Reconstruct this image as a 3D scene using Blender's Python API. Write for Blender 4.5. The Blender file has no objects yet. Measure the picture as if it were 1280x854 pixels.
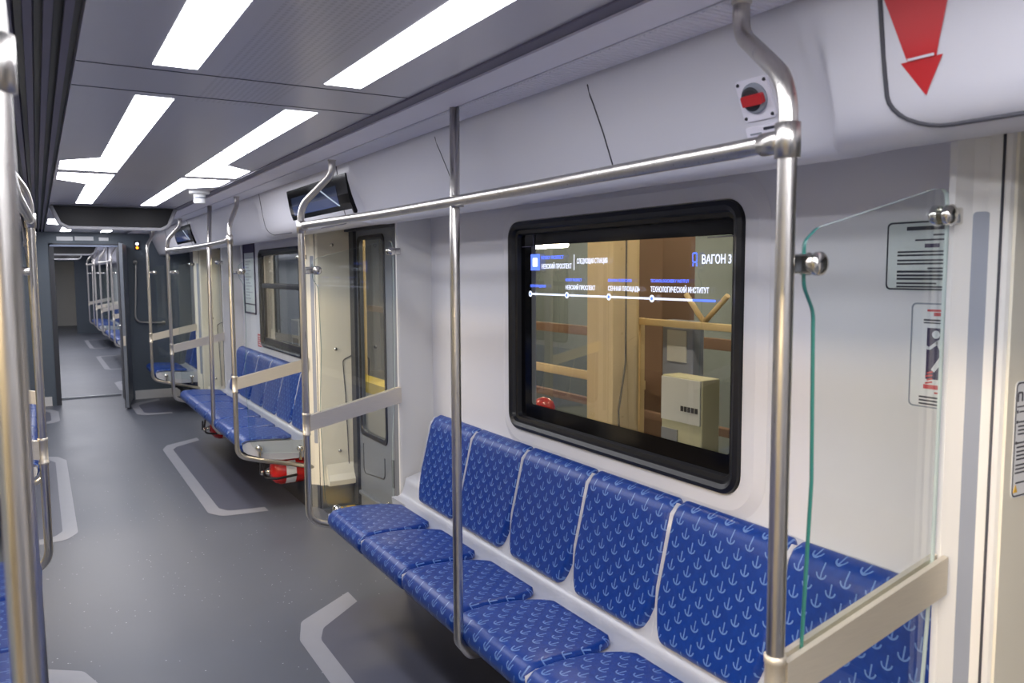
import bpy, bmesh, math, random
from mathutils import Vector, Matrix
random.seed(7)
PI = math.pi
S = bpy.context.scene
COL = S.collection

# ------------------------------------------------------------------ materials
class NT:
    """tiny shader-node helper"""
    def __init__(self, name):
        self.m = bpy.data.materials.new(name); self.m.use_nodes = True
        self.t = self.m.node_tree; self.t.nodes.clear()
        self.out = self.t.nodes.new('ShaderNodeOutputMaterial')
    def n(self, typ, **kw):
        nd = self.t.nodes.new(typ)
        for k, v in kw.items(): setattr(nd, k, v)
        return nd
    def link(self, a, b): self.t.links.new(a, b)
    def math(self, op, a, b=None, c=None):
        nd = self.n('ShaderNodeMath', operation=op)
        for i, v in enumerate((a, b, c)):
            if v is None: continue
            if isinstance(v, (int, float)): nd.inputs[i].default_value = v
            else: self.link(v, nd.inputs[i])
        return nd.outputs[0]
    def mix(self, fac, a, b):
        nd = self.n('ShaderNodeMix', data_type='RGBA')
        if isinstance(fac, (int, float)): nd.inputs[0].default_value = fac
        else: self.link(fac, nd.inputs[0])
        for i, v in ((6, a), (7, b)):
            if isinstance(v, tuple): nd.inputs[i].default_value = (*v, 1)
            else: self.link(v, nd.inputs[i])
        return nd.outputs[2]
    def noise(self, scale, detail=3, vec=None):
        tc = self.n('ShaderNodeTexCoord'); nz = self.n('ShaderNodeTexNoise')
        nz.inputs['Scale'].default_value = scale; nz.inputs['Detail'].default_value = detail
        self.link(vec if vec else tc.outputs['Object'], nz.inputs['Vector'])
        return nz.outputs['Fac']
    def bsdf(self, color, rough=.5, metal=0., spec=.5, coat=0., bump=None, bstr=.1):
        b = self.n('ShaderNodeBsdfPrincipled')
        if isinstance(color, tuple): b.inputs['Base Color'].default_value = (*color, 1)
        else: self.link(color, b.inputs['Base Color'])
        if isinstance(rough, (int, float)): b.inputs['Roughness'].default_value = rough
        else: self.link(rough, b.inputs['Roughness'])
        b.inputs['Metallic'].default_value = metal
        b.inputs['Specular IOR Level'].default_value = spec
        b.inputs['Coat Weight'].default_value = coat
        b.inputs['Coat Roughness'].default_value = .15
        if bump is not None:
            bp = self.n('ShaderNodeBump'); bp.inputs['Strength'].default_value = bstr
            bp.inputs['Distance'].default_value = .002
            self.link(bump, bp.inputs['Height']); self.link(bp.outputs[0], b.inputs['Normal'])
        self.link(b.outputs[0], self.out.inputs[0]); return b

def srgb(r, g, b):
    f = lambda c: (c/255/12.92) if c/255 <= .04045 else ((c/255+.055)/1.055)**2.4
    return (f(r), f(g), f(b))

def plain(name, rgb, rough=.5, metal=0., spec=.5, coat=0., var=.04, scale=6.):
    t = NT(name); c = srgb(*rgb)
    nz = t.noise(scale)
    dk = tuple(x*(1-var) for x in c); lt = tuple(min(1, x*(1+var)) for x in c)
    t.bsdf(t.mix(nz, dk, lt), rough, metal, spec, coat); return t.m

def emit(name, rgb, strength):
    t = NT(name); e = t.n('ShaderNodeEmission')
    e.inputs[0].default_value = (*srgb(*rgb), 1); e.inputs[1].default_value = strength
    t.link(e.outputs[0], t.out.inputs[0]); return t.m

def glassmat(name, tint, ior=1.45, rough=.0, boost=1.0, film=0.0):
    t = NT(name)
    tr = t.n('ShaderNodeBsdfTransparent'); tr.inputs[0].default_value = (*tint, 1)
    gl = t.n('ShaderNodeBsdfGlossy'); gl.inputs['Roughness'].default_value = rough
    fr = t.n('ShaderNodeFresnel'); ge = t.n('ShaderNodeNewGeometry')
    # same reflectance on both faces of a thin sheet
    t.link(t.math('ADD', t.math('MULTIPLY', ge.outputs['Backfacing'], 1/ior-ior), ior), fr.inputs[0])
    f = t.math('MULTIPLY', fr.outputs[0], boost)
    f = t.math('ADD', f, film)
    f = t.math('MINIMUM', f, 1.0)
    mx = t.n('ShaderNodeMixShader'); t.link(f, mx.inputs[0])
    t.link(tr.outputs[0], mx.inputs[1]); t.link(gl.outputs[0], mx.inputs[2])
    t.link(mx.outputs[0], t.out.inputs[0]); return t.m

def brushed(name, rgb, rough=.3, metal=1.0, axis_scale=(40, 40, 2)):
    t = NT(name); tc = t.n('ShaderNodeTexCoord'); mp = t.n('ShaderNodeMapping')
    mp.inputs['Scale'].default_value = axis_scale
    t.link(tc.outputs['Object'], mp.inputs[0])
    nz = t.noise(6, 4, mp.outputs[0]); c = srgb(*rgb)
    col = t.mix(nz, tuple(x*.9 for x in c), tuple(min(1, x*1.08) for x in c))
    rg = t.math('MULTIPLY_ADD', nz, .14, rough-.07)
    t.bsdf(col, rg, metal); return t.m

def fabric():
    """royal blue vinyl printed with small pale anchors, laid out in UV metres"""
    t = NT('anchor_print_vinyl')
    uv = t.n('ShaderNodeUVMap'); sx = t.n('ShaderNodeSeparateXYZ'); t.link(uv.outputs[0], sx.inputs[0])
    P = .070
    def glyph(ou, ov):
        x = t.math('SUBTRACT', t.math('FRACT', t.math('ADD', t.math('DIVIDE', sx.outputs[0], P), ou)), .5)
        y = t.math('SUBTRACT', t.math('FRACT', t.math('ADD', t.math('DIVIDE', sx.outputs[1], P), ov)), .5)
        ax = t.math('ABSOLUTE', x)
        stem = t.math('MULTIPLY', t.math('LESS_THAN', ax, .03), t.math('LESS_THAN', t.math('ABSOLUTE', t.math('SUBTRACT', y, .03)), .235))
        yy = t.math('SUBTRACT', y, .0)
        r = t.math('SQRT', t.math('ADD', t.math('MULTIPLY', x, x), t.math('MULTIPLY', yy, yy)))
        ring = t.math('MULTIPLY', t.math('LESS_THAN', t.math('ABSOLUTE', t.math('SUBTRACT', r, .195)), .032), t.math('LESS_THAN', y, -.0))
        return t.math('MAXIMUM', stem, ring)
    g = t.math('MAXIMUM', glyph(0, 0), glyph(.5, .5))
    nz = t.noise(60, 2)
    base = t.mix(nz, srgb(6, 46, 124), srgb(13, 64, 152))
    col = t.mix(t.math('MULTIPLY', g, .47), base, srgb(140, 176, 228))
    t.bsdf(col, .36, 0, .5, bump=t.noise(300, 2), bstr=.15); return t.m

def floormat():
    t = NT('speckled_floor_vinyl')
    tc = t.n('ShaderNodeTexCoord')
    vo = t.n('ShaderNodeTexVoronoi'); vo.inputs['Scale'].default_value = 24
    t.link(tc.outputs['Object'], vo.inputs['Vector'])
    speck = t.math('LESS_THAN', vo.outputs['Distance'], .075)
    n2 = t.noise(2.2, 4)
    pick = t.math('MULTIPLY', speck, t.math('GREATER_THAN', n2, .47))
    base = t.mix(n2, srgb(82, 86, 96), srgb(98, 102, 112))
    col = t.mix(t.math('MULTIPLY', pick, .8), base, srgb(190, 192, 198))
    rg = t.math('MULTIPLY_ADD', n2, .12, .36)
    t.bsdf(col, rg, 0, .45, bump=t.noise(180, 2), bstr=.08); return t.m

def ceilmat():
    t = NT('ceiling_metal_sheet')
    tc = t.n('ShaderNodeTexCoord'); sx = t.n('ShaderNodeSeparateXYZ'); t.link(tc.outputs['Object'], sx.inputs[0])
    d = .016
    fx = t.math('SUBTRACT', t.math('FRACT', t.math('DIVIDE', sx.outputs[0], d)), .5)
    fy = t.math('SUBTRACT', t.math('FRACT', t.math('DIVIDE', sx.outputs[1], d)), .5)
    dot = t.math('LESS_THAN', t.math('SQRT', t.math('ADD', t.math('MULTIPLY', fx, fx), t.math('MULTIPLY', fy, fy))), .3)
    inx = t.math('LESS_THAN', t.math('ABSOLUTE', sx.outputs[0]), .115)
    ph = t.math('FRACT', t.math('DIVIDE', t.math('SUBTRACT', sx.outputs[1], 2.62), 4.545))
    iny = t.math('GREATER_THAN', ph, .62)
    dot = t.math('MULTIPLY', t.math('MULTIPLY', dot, inx), iny)
    col = t.mix(t.math('MULTIPLY', dot, .30), srgb(208, 207, 216), srgb(110, 110, 120))
    nz = t.noise(3, 3)
    rg = t.math('MULTIPLY_ADD', nz, .08, .27)
    t.bsdf(col, rg, .22, .5); return t.m

M = {}
M['floor'] = floormat()
M['mark'] = plain('floor_marking_vinyl', (152, 153, 160), .42, scale=12)
M['mark_in'] = plain('floor_inlay_vinyl', (88, 90, 104), .4, scale=12)
M['ceil'] = ceilmat()
M['fabric'] = fabric()
M['shell'] = plain('seat_shell_gelcoat', (196, 198, 206), .35, coat=.3, var=.02)
M['wall'] = plain('wall_panel_white', (224, 223, 226), .38, var=.015)
M['cove'] = plain('cove_panel_white', (216, 216, 224), .34, coat=.15, var=.015)
M['cream'] = plain('cream_gelcoat', (236, 231, 214), .35, coat=.2, var=.015)
M['pill'] = plain('pale_pillar_gelcoat', (228, 227, 224), .38, var=.015)
M['steel'] = brushed('satin_stainless', (206, 202, 196), .3)
M['bar'] = brushed('brushed_steel_bar', (224, 216, 200), .42, .6, axis_scale=(3, 60, 60))
M['chrome'] = brushed('polished_chrome', (225, 222, 215), .12)
M['kick'] = brushed('kick_plate_steel', (168, 172, 178), .32, axis_scale=(60, 60, 1))
M['black'] = plain('black_rubber', (20, 20, 23), .38)
M['frit'] = plain('black_glass_border', (9, 9, 12), .10, spec=.18)
M['dark'] = plain('dark_plastic', (48, 48, 54), .5)
M['strip'] = plain('cove_dark_strip', (104, 100, 120), .5)
M['cove_lt'] = plain('cove_light_strip', (240, 238, 250), .45)
M['rib'] = plain('cove_ribbed_strip', (236, 236, 244), .5)
M['seam'] = plain('panel_seam', (70, 70, 78), .6)
M['slot'] = plain('grey_insert_strip', (148, 154, 166), .4)
M['bulk'] = plain('bulkhead_grey', (92, 102, 112), .45)
M['leaf'] = plain('door_leaf_grey', (118, 124, 134), .4)
M['leafd'] = plain('door_edge_dark', (60, 62, 68), .45)
M['glass'] = glassmat('clear_screen_glass', (.965, .985, .98), 1.5)
M['glass_edge'] = plain('green_glass_edge', (52, 118, 110), .15, coat=.5)
M['pane'] = glassmat('window_pane_glass', (.80, .84, .86), 1.5, boost=1.6, film=.015)
M['red'] = plain('red_paint', (196, 28, 24), .3, coat=.3)
M['redsign'] = plain('red_vinyl', (196, 38, 44), .35)
M['white'] = plain('white_vinyl', (232, 234, 236), .45)
M['ink'] = plain('dark_ink', (52, 54, 66), .6)
M['inkred'] = plain('red_ink', (206, 80, 84), .6)
M['greenish'] = plain('pale_notice_paper', (214, 222, 220), .5)
M['violet'] = plain('dark_violet_ink', (62, 52, 84), .6)
M['yellow'] = plain('yellow_stripe', (232, 186, 60), .5)
M['lamp'] = emit('led_panel', (248, 248, 255), 13.8)
M['screen'] = None
M['oled'] = emit('oled_white', (225, 232, 255), 1.6)
M['oledb'] = emit('oled_blue', (90, 120, 255), 1.8)
M['ledw'] = emit('white_indicator', (235, 238, 255), 5)
M['ledo'] = emit('orange_indicator', (255, 150, 40), 4)
M['scr_line'] = emit('screen_line', (200, 215, 235), .8)
M['beige'] = plain('beige_painted_steel', (230, 208, 164), .6)
M['brown'] = plain('brown_painted_steel', (134, 108, 92), .7)
M['cab'] = plain('cabinet_enamel', (206, 206, 178), .5)
M['cabw'] = plain('cabinet_white_panel', (228, 232, 236), .5)
M['blueg'] = plain('blue_grey_sheet', (150, 160, 186), .5)
M['depot'] = plain('depot_wall_plaster', (112, 124, 130), .8, var=.3, scale=.7)
M['depotf'] = plain('depot_concrete', (120, 116, 110), .8, var=.2, scale=2)
M['matte'] = plain('matte_black_screen', (24, 24, 26), .6)
M['rim'] = plain('pale_grey_rim', (176, 176, 180), .45)
M['edge_pale'] = plain('pale_glass_edge', (190, 204, 202), .2)
M['tube'] = emit('depot_tube_lamp', (255, 230, 192), 130)
M['warmtube'] = emit('warm_platform_lamp', (255, 228, 188), 210)
M['yel'] = plain('yellow_safety_paint', (236, 210, 60), .5)

def screenmat():
    t = NT('dim_blue_screen'); tc = t.n('ShaderNodeTexCoord'); sx = t.n('ShaderNodeSeparateXYZ')
    t.link(tc.outputs['UV'], sx.inputs[0])
    nz = t.noise(2.5, 2)
    col = t.mix(sx.outputs[1], srgb(44, 66, 120), srgb(30, 38, 58))
    b = t.bsdf((.01, .012, .02), .08, 0, .6)
    t.link(col, b.inputs['Emission Color']); b.inputs['Emission Strength'].default_value = .8
    return t.m
M['screen'] = screenmat()

# ------------------------------------------------------------------ geometry helpers
def tag(o, label=None, cat=None, group=None, kind='thing'):
    if label: o['label'] = label
    if cat: o['category'] = cat
    if group: o['group'] = group
    if kind: o['kind'] = kind
    return o

def empty(name, loc, label, cat, group=None, kind='thing'):
    o = bpy.data.objects.new(name, None); o.location = loc; o.empty_display_size = .1
    COL.objects.link(o); return tag(o, label, cat, group, kind)

class MB:
    def __init__(self, s=1):
        self.v = []; self.f = []; self.mi = []; self.uv = {}; self.s = s; self.sm = []
    def add(self, vs, fs, mi=0, smooth=False):
        b = len(self.v); self.v += [tuple(p) for p in vs]
        for f in fs:
            self.f.append(tuple(b+i for i in f)); self.mi.append(mi); self.sm.append(smooth)
        return b
    def box(self, x0, x1, y0, y1, z0, z1, mi=0, bev=0.):
        if x0 > x1: x0, x1 = x1, x0
        if y0 > y1: y0, y1 = y1, y0
        if z0 > z1: z0, z1 = z1, z0
        if bev <= 0:
            vs = [(x, y, z) for z in (z0, z1) for y in (y0, y1) for x in (x0, x1)]
            self.add(vs, [(0, 2, 3, 1), (4, 5, 7, 6), (0, 1, 5, 4), (2, 6, 7, 3), (0, 4, 6, 2), (1, 3, 7, 5)], mi)
        else:
            bm = bmesh.new(); bmesh.ops.create_cube(bm, size=1)
            for v in bm.verts: v.co = Vector(((x0+x1)/2+v.co.x*(x1-x0), (y0+y1)/2+v.co.y*(y1-y0), (z0+z1)/2+v.co.z*(z1-z0)))
            bmesh.ops.bevel(bm, geom=bm.edges[:], offset=bev, segments=3, profile=.5, affect='EDGES')
            bm.verts.index_update()
            self.add([v.co for v in bm.verts], [[v.index for v in f.verts] for f in bm.faces], mi, True); bm.free()
    def prism(self, poly, axis, a, b, mi=0, mi_side=None, smooth_side=False):
        """extrude a closed 2-D polygon along axis ('x','y','z') from a to b"""
        n = len(poly)
        def P(p, t):
            return {'x': (t, p[0], p[1]), 'y': (p[0], t, p[1]), 'z': (p[0], p[1], t)}[axis]
        vs = [P(p, a) for p in poly]+[P(p, b) for p in poly]
        area = sum(poly[i][0]*poly[(i+1) % n][1]-poly[(i+1) % n][0]*poly[i][1] for i in range(n))
        flip = (area > 0) == (axis == 'y')
        if b < a: flip = not flip
        c1 = tuple(range(n)); c2 = tuple(range(n, 2*n))
        sd = [(i, (i+1) % n, n+(i+1) % n, n+i) for i in range(n)]
        if not flip: c1 = c1[::-1]
        else: c2 = c2[::-1]; sd = [q[::-1] for q in sd]
        self.add(vs, [c1, c2], mi); b0 = len(self.v)-2*n
        for q in sd:
            self.f.append(tuple(b0+i for i in q)); self.mi.append(mi if mi_side is None else mi_side); self.sm.append(smooth_side)
    def tube(self, path, r, mi=0, n=12, cap=True):
        pts = [Vector(p) for p in path]
        rs = r if isinstance(r, (list, tuple)) else [r]*len(pts)
        T = []
        for i in range(len(pts)):
            a = pts[max(0, i-1)]; b = pts[min(len(pts)-1, i+1)]; T.append((b-a).normalized())
        up = Vector((0, 0, 1)) if abs(T[0].z) < .9 else Vector((1, 0, 0))
        N = T[0].cross(up).normalized(); vs = []
        for i, p in enumerate(pts):
            N = (N-T[i]*N.dot(T[i])).normalized(); B = T[i].cross(N)
            for k in range(n):
                a = 2*PI*k/n; vs.append(p+(N*math.cos(a)+B*math.sin(a))*rs[i])
        fs = []
        for i in range(len(pts)-1):
            for k in range(n):
                fs.append((i*n+k, i*n+(k+1) % n, (i+1)*n+(k+1) % n, (i+1)*n+k))
        b0 = self.add(vs, fs, mi, True)
        if cap:
            self.f.append(tuple(b0+k for k in range(n))[::-1]); self.mi.append(mi); self.sm.append(False)
            q = (len(pts)-1)*n
            self.f.append(tuple(b0+q+k for k in range(n))); self.mi.append(mi); self.sm.append(False)
    def cyl(self, a, b, r, mi=0, n=20):
        self.tube([a, b], r, mi, n)
    def lathe(self, a, d, prof, mi=0, n=24):
        """profile [(t, r)] along direction d from a"""
        a = Vector(a); d = Vector(d).normalized()
        self.tube([a+d*t for t, r in prof], [max(r, 1e-4) for t, r in prof], mi, n)
    def grid(self, rows, mi=0, smooth=True, flip=False):
        m = len(rows[0]); vs = [p for r in rows for p in r]; fs = []
        for i in range(len(rows)-1):
            for j in range(m-1):
                q = (i*m+j, i*m+j+1, (i+1)*m+j+1, (i+1)*m+j)
                fs.append(q[::-1] if flip else q)
        self.add(vs, fs, mi, smooth)
    def ring(self, la, lb, mi=0, smooth=False, flip=False):
        n = len(la)
        fs = [(i, (i+1) % n, n+(i+1) % n, n+i) for i in range(n)]
        if flip: fs = [f[::-1] for f in fs]
        self.add(list(la)+list(lb), fs, mi, smooth)
    def plate(self, outer, holes, mi=0):
        """planar (or nearly) face with holes, loops of 3-D points"""
        bm = bmesh.new()
        for lp in [outer]+list(holes):
            vs = [bm.verts.new(p) for p in lp]
            for i in range(len(vs)): bm.edges.new((vs[i], vs[(i+1) % len(vs)]))
        bmesh.ops.triangle_fill(bm, edges=bm.edges[:], use_beauty=True, use_dissolve=False)
        bm.verts.index_update()
        self.add([v.co for v in bm.verts], [[v.index for v in f.verts] for f in bm.faces], mi); bm.free()
    def build(self, name, mats, parent=None, loc=None, recalc=True):
        me = bpy.data.meshes.new(name)
        off = Vector(parent.location) if parent is not None else Vector((0, 0, 0))
        p2 = parent
        while p2 is not None and p2.parent is not None:
            p2 = p2.parent; off += Vector(p2.location)
        if loc is not None: off = Vector(loc)
        vs = [Vector((p[0]*self.s, p[1], p[2]))-off for p in self.v]
        fs = [f[::-1] for f in self.f] if self.s < 0 else self.f
        me.from_pydata(vs, [], fs)
        if not isinstance(mats, (list, tuple)): mats = [mats]
        for m in mats: me.materials.append(m)
        me.polygons.foreach_set('material_index', self.mi)
        me.polygons.foreach_set('use_smooth', self.sm)
        if recalc:
            bm = bmesh.new(); bm.from_mesh(me); bmesh.ops.recalc_face_normals(bm, faces=bm.faces[:]); bm.to_mesh(me); bm.free()
        me.update()
        o = bpy.data.objects.new(name, me); COL.objects.link(o)
        if parent is not None: o.parent = parent
        elif loc is not None: o.location = loc
        return o

def fillet(pts, rads, seg=8):
    """polyline with rounded corners; rads has one radius per interior point (or a number)"""
    pts = [Vector(p) for p in pts]; out = [pts[0]]
    for i in range(1, len(pts)-1):
        r = rads if isinstance(rads, (int, float)) else rads[i-1]
        a = (pts[i-1]-pts[i]); b = (pts[i+1]-pts[i]); la, lb = a.length, b.length
        a.normalize(); b.normalize(); th = a.angle(b)
        if th > PI-.02: out.append(pts[i]); continue
        d = min(r/math.tan(th/2), la*.48, lb*.48)
        p0 = pts[i]+a*d; p2 = pts[i]+b*d
        for k in range(seg+1):
            t = k/seg; out.append(p0*(1-t)**2+pts[i]*2*t*(1-t)+p2*t*t)
    out.append(pts[-1]); return out

def rrect(y0, y1, z0, z1, r, n=8):
    """rounded rectangle loop in 2-D, counter-clockwise"""
    out = []
    for cx, cy, a0 in ((y1-r, z1-r, 0), (y0+r, z1-r, 90), (y0+r, z0+r, 180), (y1-r, z0+r, 270)):
        for k in range(n+1):
            a = math.radians(a0+90*k/n); out.append((cx+r*math.cos(a), cy+r*math.sin(a)))
    return out

def text(name, s, size, org, right, up, mat, parent, sx=1.0, align='LEFT', thick=.0006):
    cu = bpy.data.curves.new(name, 'FONT'); cu.body = s; cu.size = size; cu.align_x = align
    cu.extrude = thick/2; cu.offset = size*.012; cu.resolution_u = 3
    ob = bpy.data.objects.new(name, cu); COL.objects.link(ob)
    bpy.context.view_layer.update()
    dg = bpy.context.evaluated_depsgraph_get()
    me = bpy.data.meshes.new_from_object(ob.evaluated_get(dg))
    bpy.data.objects.remove(ob); bpy.data.curves.remove(cu)
    r = Vector(right); u = Vector(up); w = r.cross(u)
    off = Vector(parent.location) if parent else Vector((0, 0, 0))
    for v in me.vertices:
        c = v.co.copy(); v.co = Vector(org)+r*c.x*sx+u*c.y+w*c.z-off
    me.materials.clear(); me.materials.append(mat)
    o = bpy.data.objects.new(name, me); COL.objects.link(o)
    if parent: o.parent = parent
    return o

def dup(root, loc, rz=0):
    r = root.copy(); COL.objects.link(r); r.location = loc; r.rotation_euler = (0, 0, rz)
    for ch in list(root.children):
        c = ch.copy(); COL.objects.link(c); c.parent = r
        for g in ch.children:
            d = g.copy(); COL.objects.link(d); d.parent = c
    return r

# ------------------------------------------------------------------ dimensions
PITCH = 4.545                        # bench + doorway
Y_BACK, Y_END = -7.5, 11.52          # this carriage
Y2_START, Y2_END = 12.05, 25.3       # the next carriage
B1, B2, B3 = .946, 5.491, 10.036     # near ends of the benches
BL = 2.896
CEIL = 2.17
WX = 1.24
DOORS1 = (-4.42, .125, 4.667, 9.212)
DOORS2 = (14.39, 18.93, 23.47)

# ------------------------------------------------------------------ floor, ceiling
fl = MB(); fl.box(-1.40, 1.40, Y_BACK, Y_END+.1, -.06, 0)
floor = tag(fl.build('floor', M['floor']), 'dark grey speckled vinyl floor of the metro carriage', 'floor', kind='structure')

def mark(s, y0, y1):
    """bracket shaped light inlay on the floor in front of a bench"""
    w = .085; x0, x1 = .395, .765
    out = [(x1, y0-.04), (x0+.07, y0-.005), (x0, y0+.12), (x0, y1-.12), (x0+.06, y1+.07), (x1, y1+.30)]
    inn = [(x1-.0, y0+.065), (x0+.13, y0+.10), (x0+w, y0+.20), (x0+w, y1-.16), (x0+.13, y1-.05), (x1, y1+.16)]
    def smooth(p): return [(q.x, q.y) for q in fillet([(a, b, 0) for a, b in p], [.08, .12, .12, .08], 6)]
    o, i = smooth(out), smooth(inn)
    m = MB(s); m.grid([[(x, y, .0016) for x, y in o], [(x, y, .0016) for x, y in i]], 0, False)
    ob = m.build('floor_marking', M['mark'], floor)
    for p in ob.data.polygons:
        if p.normal.z < 0: p.flip()
    m = MB(s); m.plate([(x, y, .0011) for x, y in i]+[(1.2, y1+.16, .0011), (1.2, y0+.065, .0011)], [])
    ob = m.build('floor_inlay', M['mark_in'], floor)
    return ob
for s in (1, -1):
    mark(s, .98, 3.60); mark(s, 5.60, 8.16); mark(s, 10.15, 11.1)

c = MB()
c.box(-.438, .438, Y_BACK, Y_END, CEIL, CEIL+.03)
ceiling = tag(c.build('ceiling', M['ceil']), 'grey metallic ceiling panels between two rows of lights', 'ceiling', kind='structure')
for y in (2.27, 2.56, 6.81, 7.09, .05-.24, 9.18+2.2):
    m = MB(); m.box(-.437, .437, y-.002, y+.002, CEIL-.0012, CEIL+.001); m.build('ceiling_seam', M['seam'], ceiling)

def cove(s, ya, yb, name, label):
    """longitudinal strips between the flat ceiling and the side panels"""
    m = MB(s)
    if s > 0:
        m.add([(.438, ya, CEIL), (.494, ya, CEIL+.002), (.494, yb, CEIL+.002), (.438, yb, CEIL)], [(0, 1, 2, 3)], 0)
        m.box(.438, .446, ya, yb, CEIL-.006, CEIL+.002, 0)
        m.box(.494, .612, ya, yb, CEIL-.004, CEIL+.02, 1)
        m.box(.612, .624, ya, yb, CEIL+.006, CEIL+.02, 2)
        n = 26
        m.box(.624, .738, ya, yb, CEIL-.002, CEIL+.02, 3)
        m.box(.738, .768, ya, yb, CEIL+.02, CEIL+.03, 4)
        mats = [M['strip'], M['cove_lt'], M['seam'], M['rib'], M['black']]
    else:
        m.box(.438, .79, ya, yb, CEIL+.03, CEIL+.04, 0)
        for k in range(9):
            x = .452+k*.036
            m.prism([(x, CEIL+.028), (x+.004, CEIL-.002), (x+.020, CEIL-.004), (x+.021, CEIL), (x+.007, CEIL+.003), (x+.004, CEIL+.028)], 'y', ya, yb, 1)
        mats = [M['black'], M['strip']]
    o = m.build(name, mats)
    return tag(o, label, 'ceiling trim', kind='structure')
cove(1, Y_BACK, Y_END, 'trim_1', 'pale cove strips along the ceiling edge above the right bench')
cove(-1, Y_BACK, Y_END, 'trim_2', 'dark slatted ventilation strip along the left ceiling edge')
# fine ribs on the right cove
m = MB()
y = .2
while y < 4.2:
    m.box(.63, .732, y, y+.006, CEIL-.0045, CEIL-.001); y += .018
tag(m.build('trim_3', M['rib']), 'fine crosswise ribs of the air grille above the near bench', 'grille', kind='structure')

# upper side panels: flat above the benches, swelling over the doorways
P_BAY = [(.745, 2.185), (.757, 2.13), (.773, 2.099), (.806, 2.027), (.841, 1.938), (.856, 1.906), (.872, 1.889), (.895, 1.881), (.94, 1.884), (1.10, 1.915), (1.26, 1.945)]
P_DOOR = [(.745, 2.185), (.752, 2.13), (.758, 2.095), (.768, 2.025), (.783, 1.955), (.797, 1.922), (.820, 1.898), (.855, 1.886), (.91, 1.886), (1.10, 1.914), (1.26, 1.945)]
def bulge(y, doors, z):
    b = 0
    w = .95+.06*max(0, 1-(abs(z-1.98)/.12)**2)*-1+.03       # the swelling ends in a shallow lens-shaped edge
    for d in doors:
        t = (w+.02-abs(y-d))/.04; t = max(0, min(1, t)); b = max(b, t*t*(3-2*t))
    return b
def upper(s, ya, yb, doors, name, label):
    ys = [ya, yb]
    for d in doors:
        for sg in (-1, 1):
            for k in range(31): ys.append(d+sg*(.89+.16*k/30))
    ys = sorted(set(round(v, 4) for v in ys if ya <= v <= yb))
    rows = []
    for y in ys:
        r = []
        for a, b in zip(P_BAY, P_DOOR):
            t = bulge(y, doors, (a[1]+b[1])/2)
            r.append((a[0]*(1-t)+b[0]*t, y, a[1]*(1-t)+b[1]*t))
        rows.append(r)
    m = MB(s); m.grid(rows); o = m.build(name, M['cove'], recalc=False)
    tag(o, label, 'wall panel', kind='structure')
    return o
def surf(z, t):
    """x of the upper panel at height z with swelling t"""
    P = [((a[0]*(1-t)+b[0]*t), (a[1]*(1-t)+b[1]*t)) for a, b in zip(P_BAY, P_DOOR)]
    for (xa, za), (xb, zb) in zip(P, P[1:]):
        if zb <= z <= za: return xa+(xb-xa)*(za-z)/(za-zb+1e-9)
    return P[-1][0]
up_r = upper(1, Y_BACK, Y_END, DOORS1, 'wall_upper_right', 'white moulded panel above the right windows, swelling over the doors')
up_l = upper(-1, Y_BACK, Y_END, DOORS1, 'wall_upper_left', 'white moulded panel above the left windows')
def seamline(pts, parent, name='panel_seam', r=.003):
    m = MB(); m.tube(pts, r, 0, 8); return m.build(name, M['seam'], parent)
# joints of the upper panel
seamline([(surf(z, 0)-.0005, 1.79, z) for z in (2.15, 2.12, 2.099, 2.06, 2.027, 1.98, 1.938, 1.915)], up_r, r=.0022)
seamline([(surf(z, 0)-.0005, 2.75, z) for z in (2.15, 2.12, 2.099, 2.06, 2.027, 1.98, 1.938, 1.915)], up_r, r=.0018)
for d in DOORS1:
    for sg in (1, -1):
        pts = []
        for k, z in enumerate((2.17, 2.12, 2.06, 2.0, 1.96)):
            pts.append((surf(z, 1)-.0005, d+sg*.795, z))
        for k in range(1, 9):
            a = k/8*PI/2; z = 1.96-.062*math.sin(a); pts.append((surf(z, 1)-.0005, d+sg*(.795-.10*(1-math.cos(a))), z))
        pts.append((surf(1.898, 1)-.0005, d+sg*.3, 1.896))
        seamline(pts, up_r, r=.0042 if d < 1 else .0025)

# ------------------------------------------------------------------ side walls with windows
def wall(s, ya, yb, win, name, label):
    m = MB(s)
    outer = [(WX, ya, 0), (WX, yb, 0), (WX, yb, 1.99), (WX, ya, 1.99)]
    hole = [[(WX, y, z) for y, z in rrect(win[0]+.03, win[1]-.03, win[2]+.03, win[3]-.03, .06)]] if win else []
    m.plate(outer, hole)
    if win:
        lp = rrect(win[0]+.03, win[1]-.03, win[2]+.03, win[3]-.03, .06)
        m.ring([(WX, y, z) for y, z in lp], [(WX+.10, y, z) for y, z in lp])
        m.plate([(1.34, ya, 0), (1.34, yb, 0), (1.34, yb, 1.99), (1.34, ya, 1.99)], [[(1.34, y, z) for y, z in lp]])
    else:
        m.box(WX+.001, 1.34, ya, yb, 0, 1.99)
    return tag(m.build(name, M['wall']), label, 'wall', kind='structure')

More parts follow.
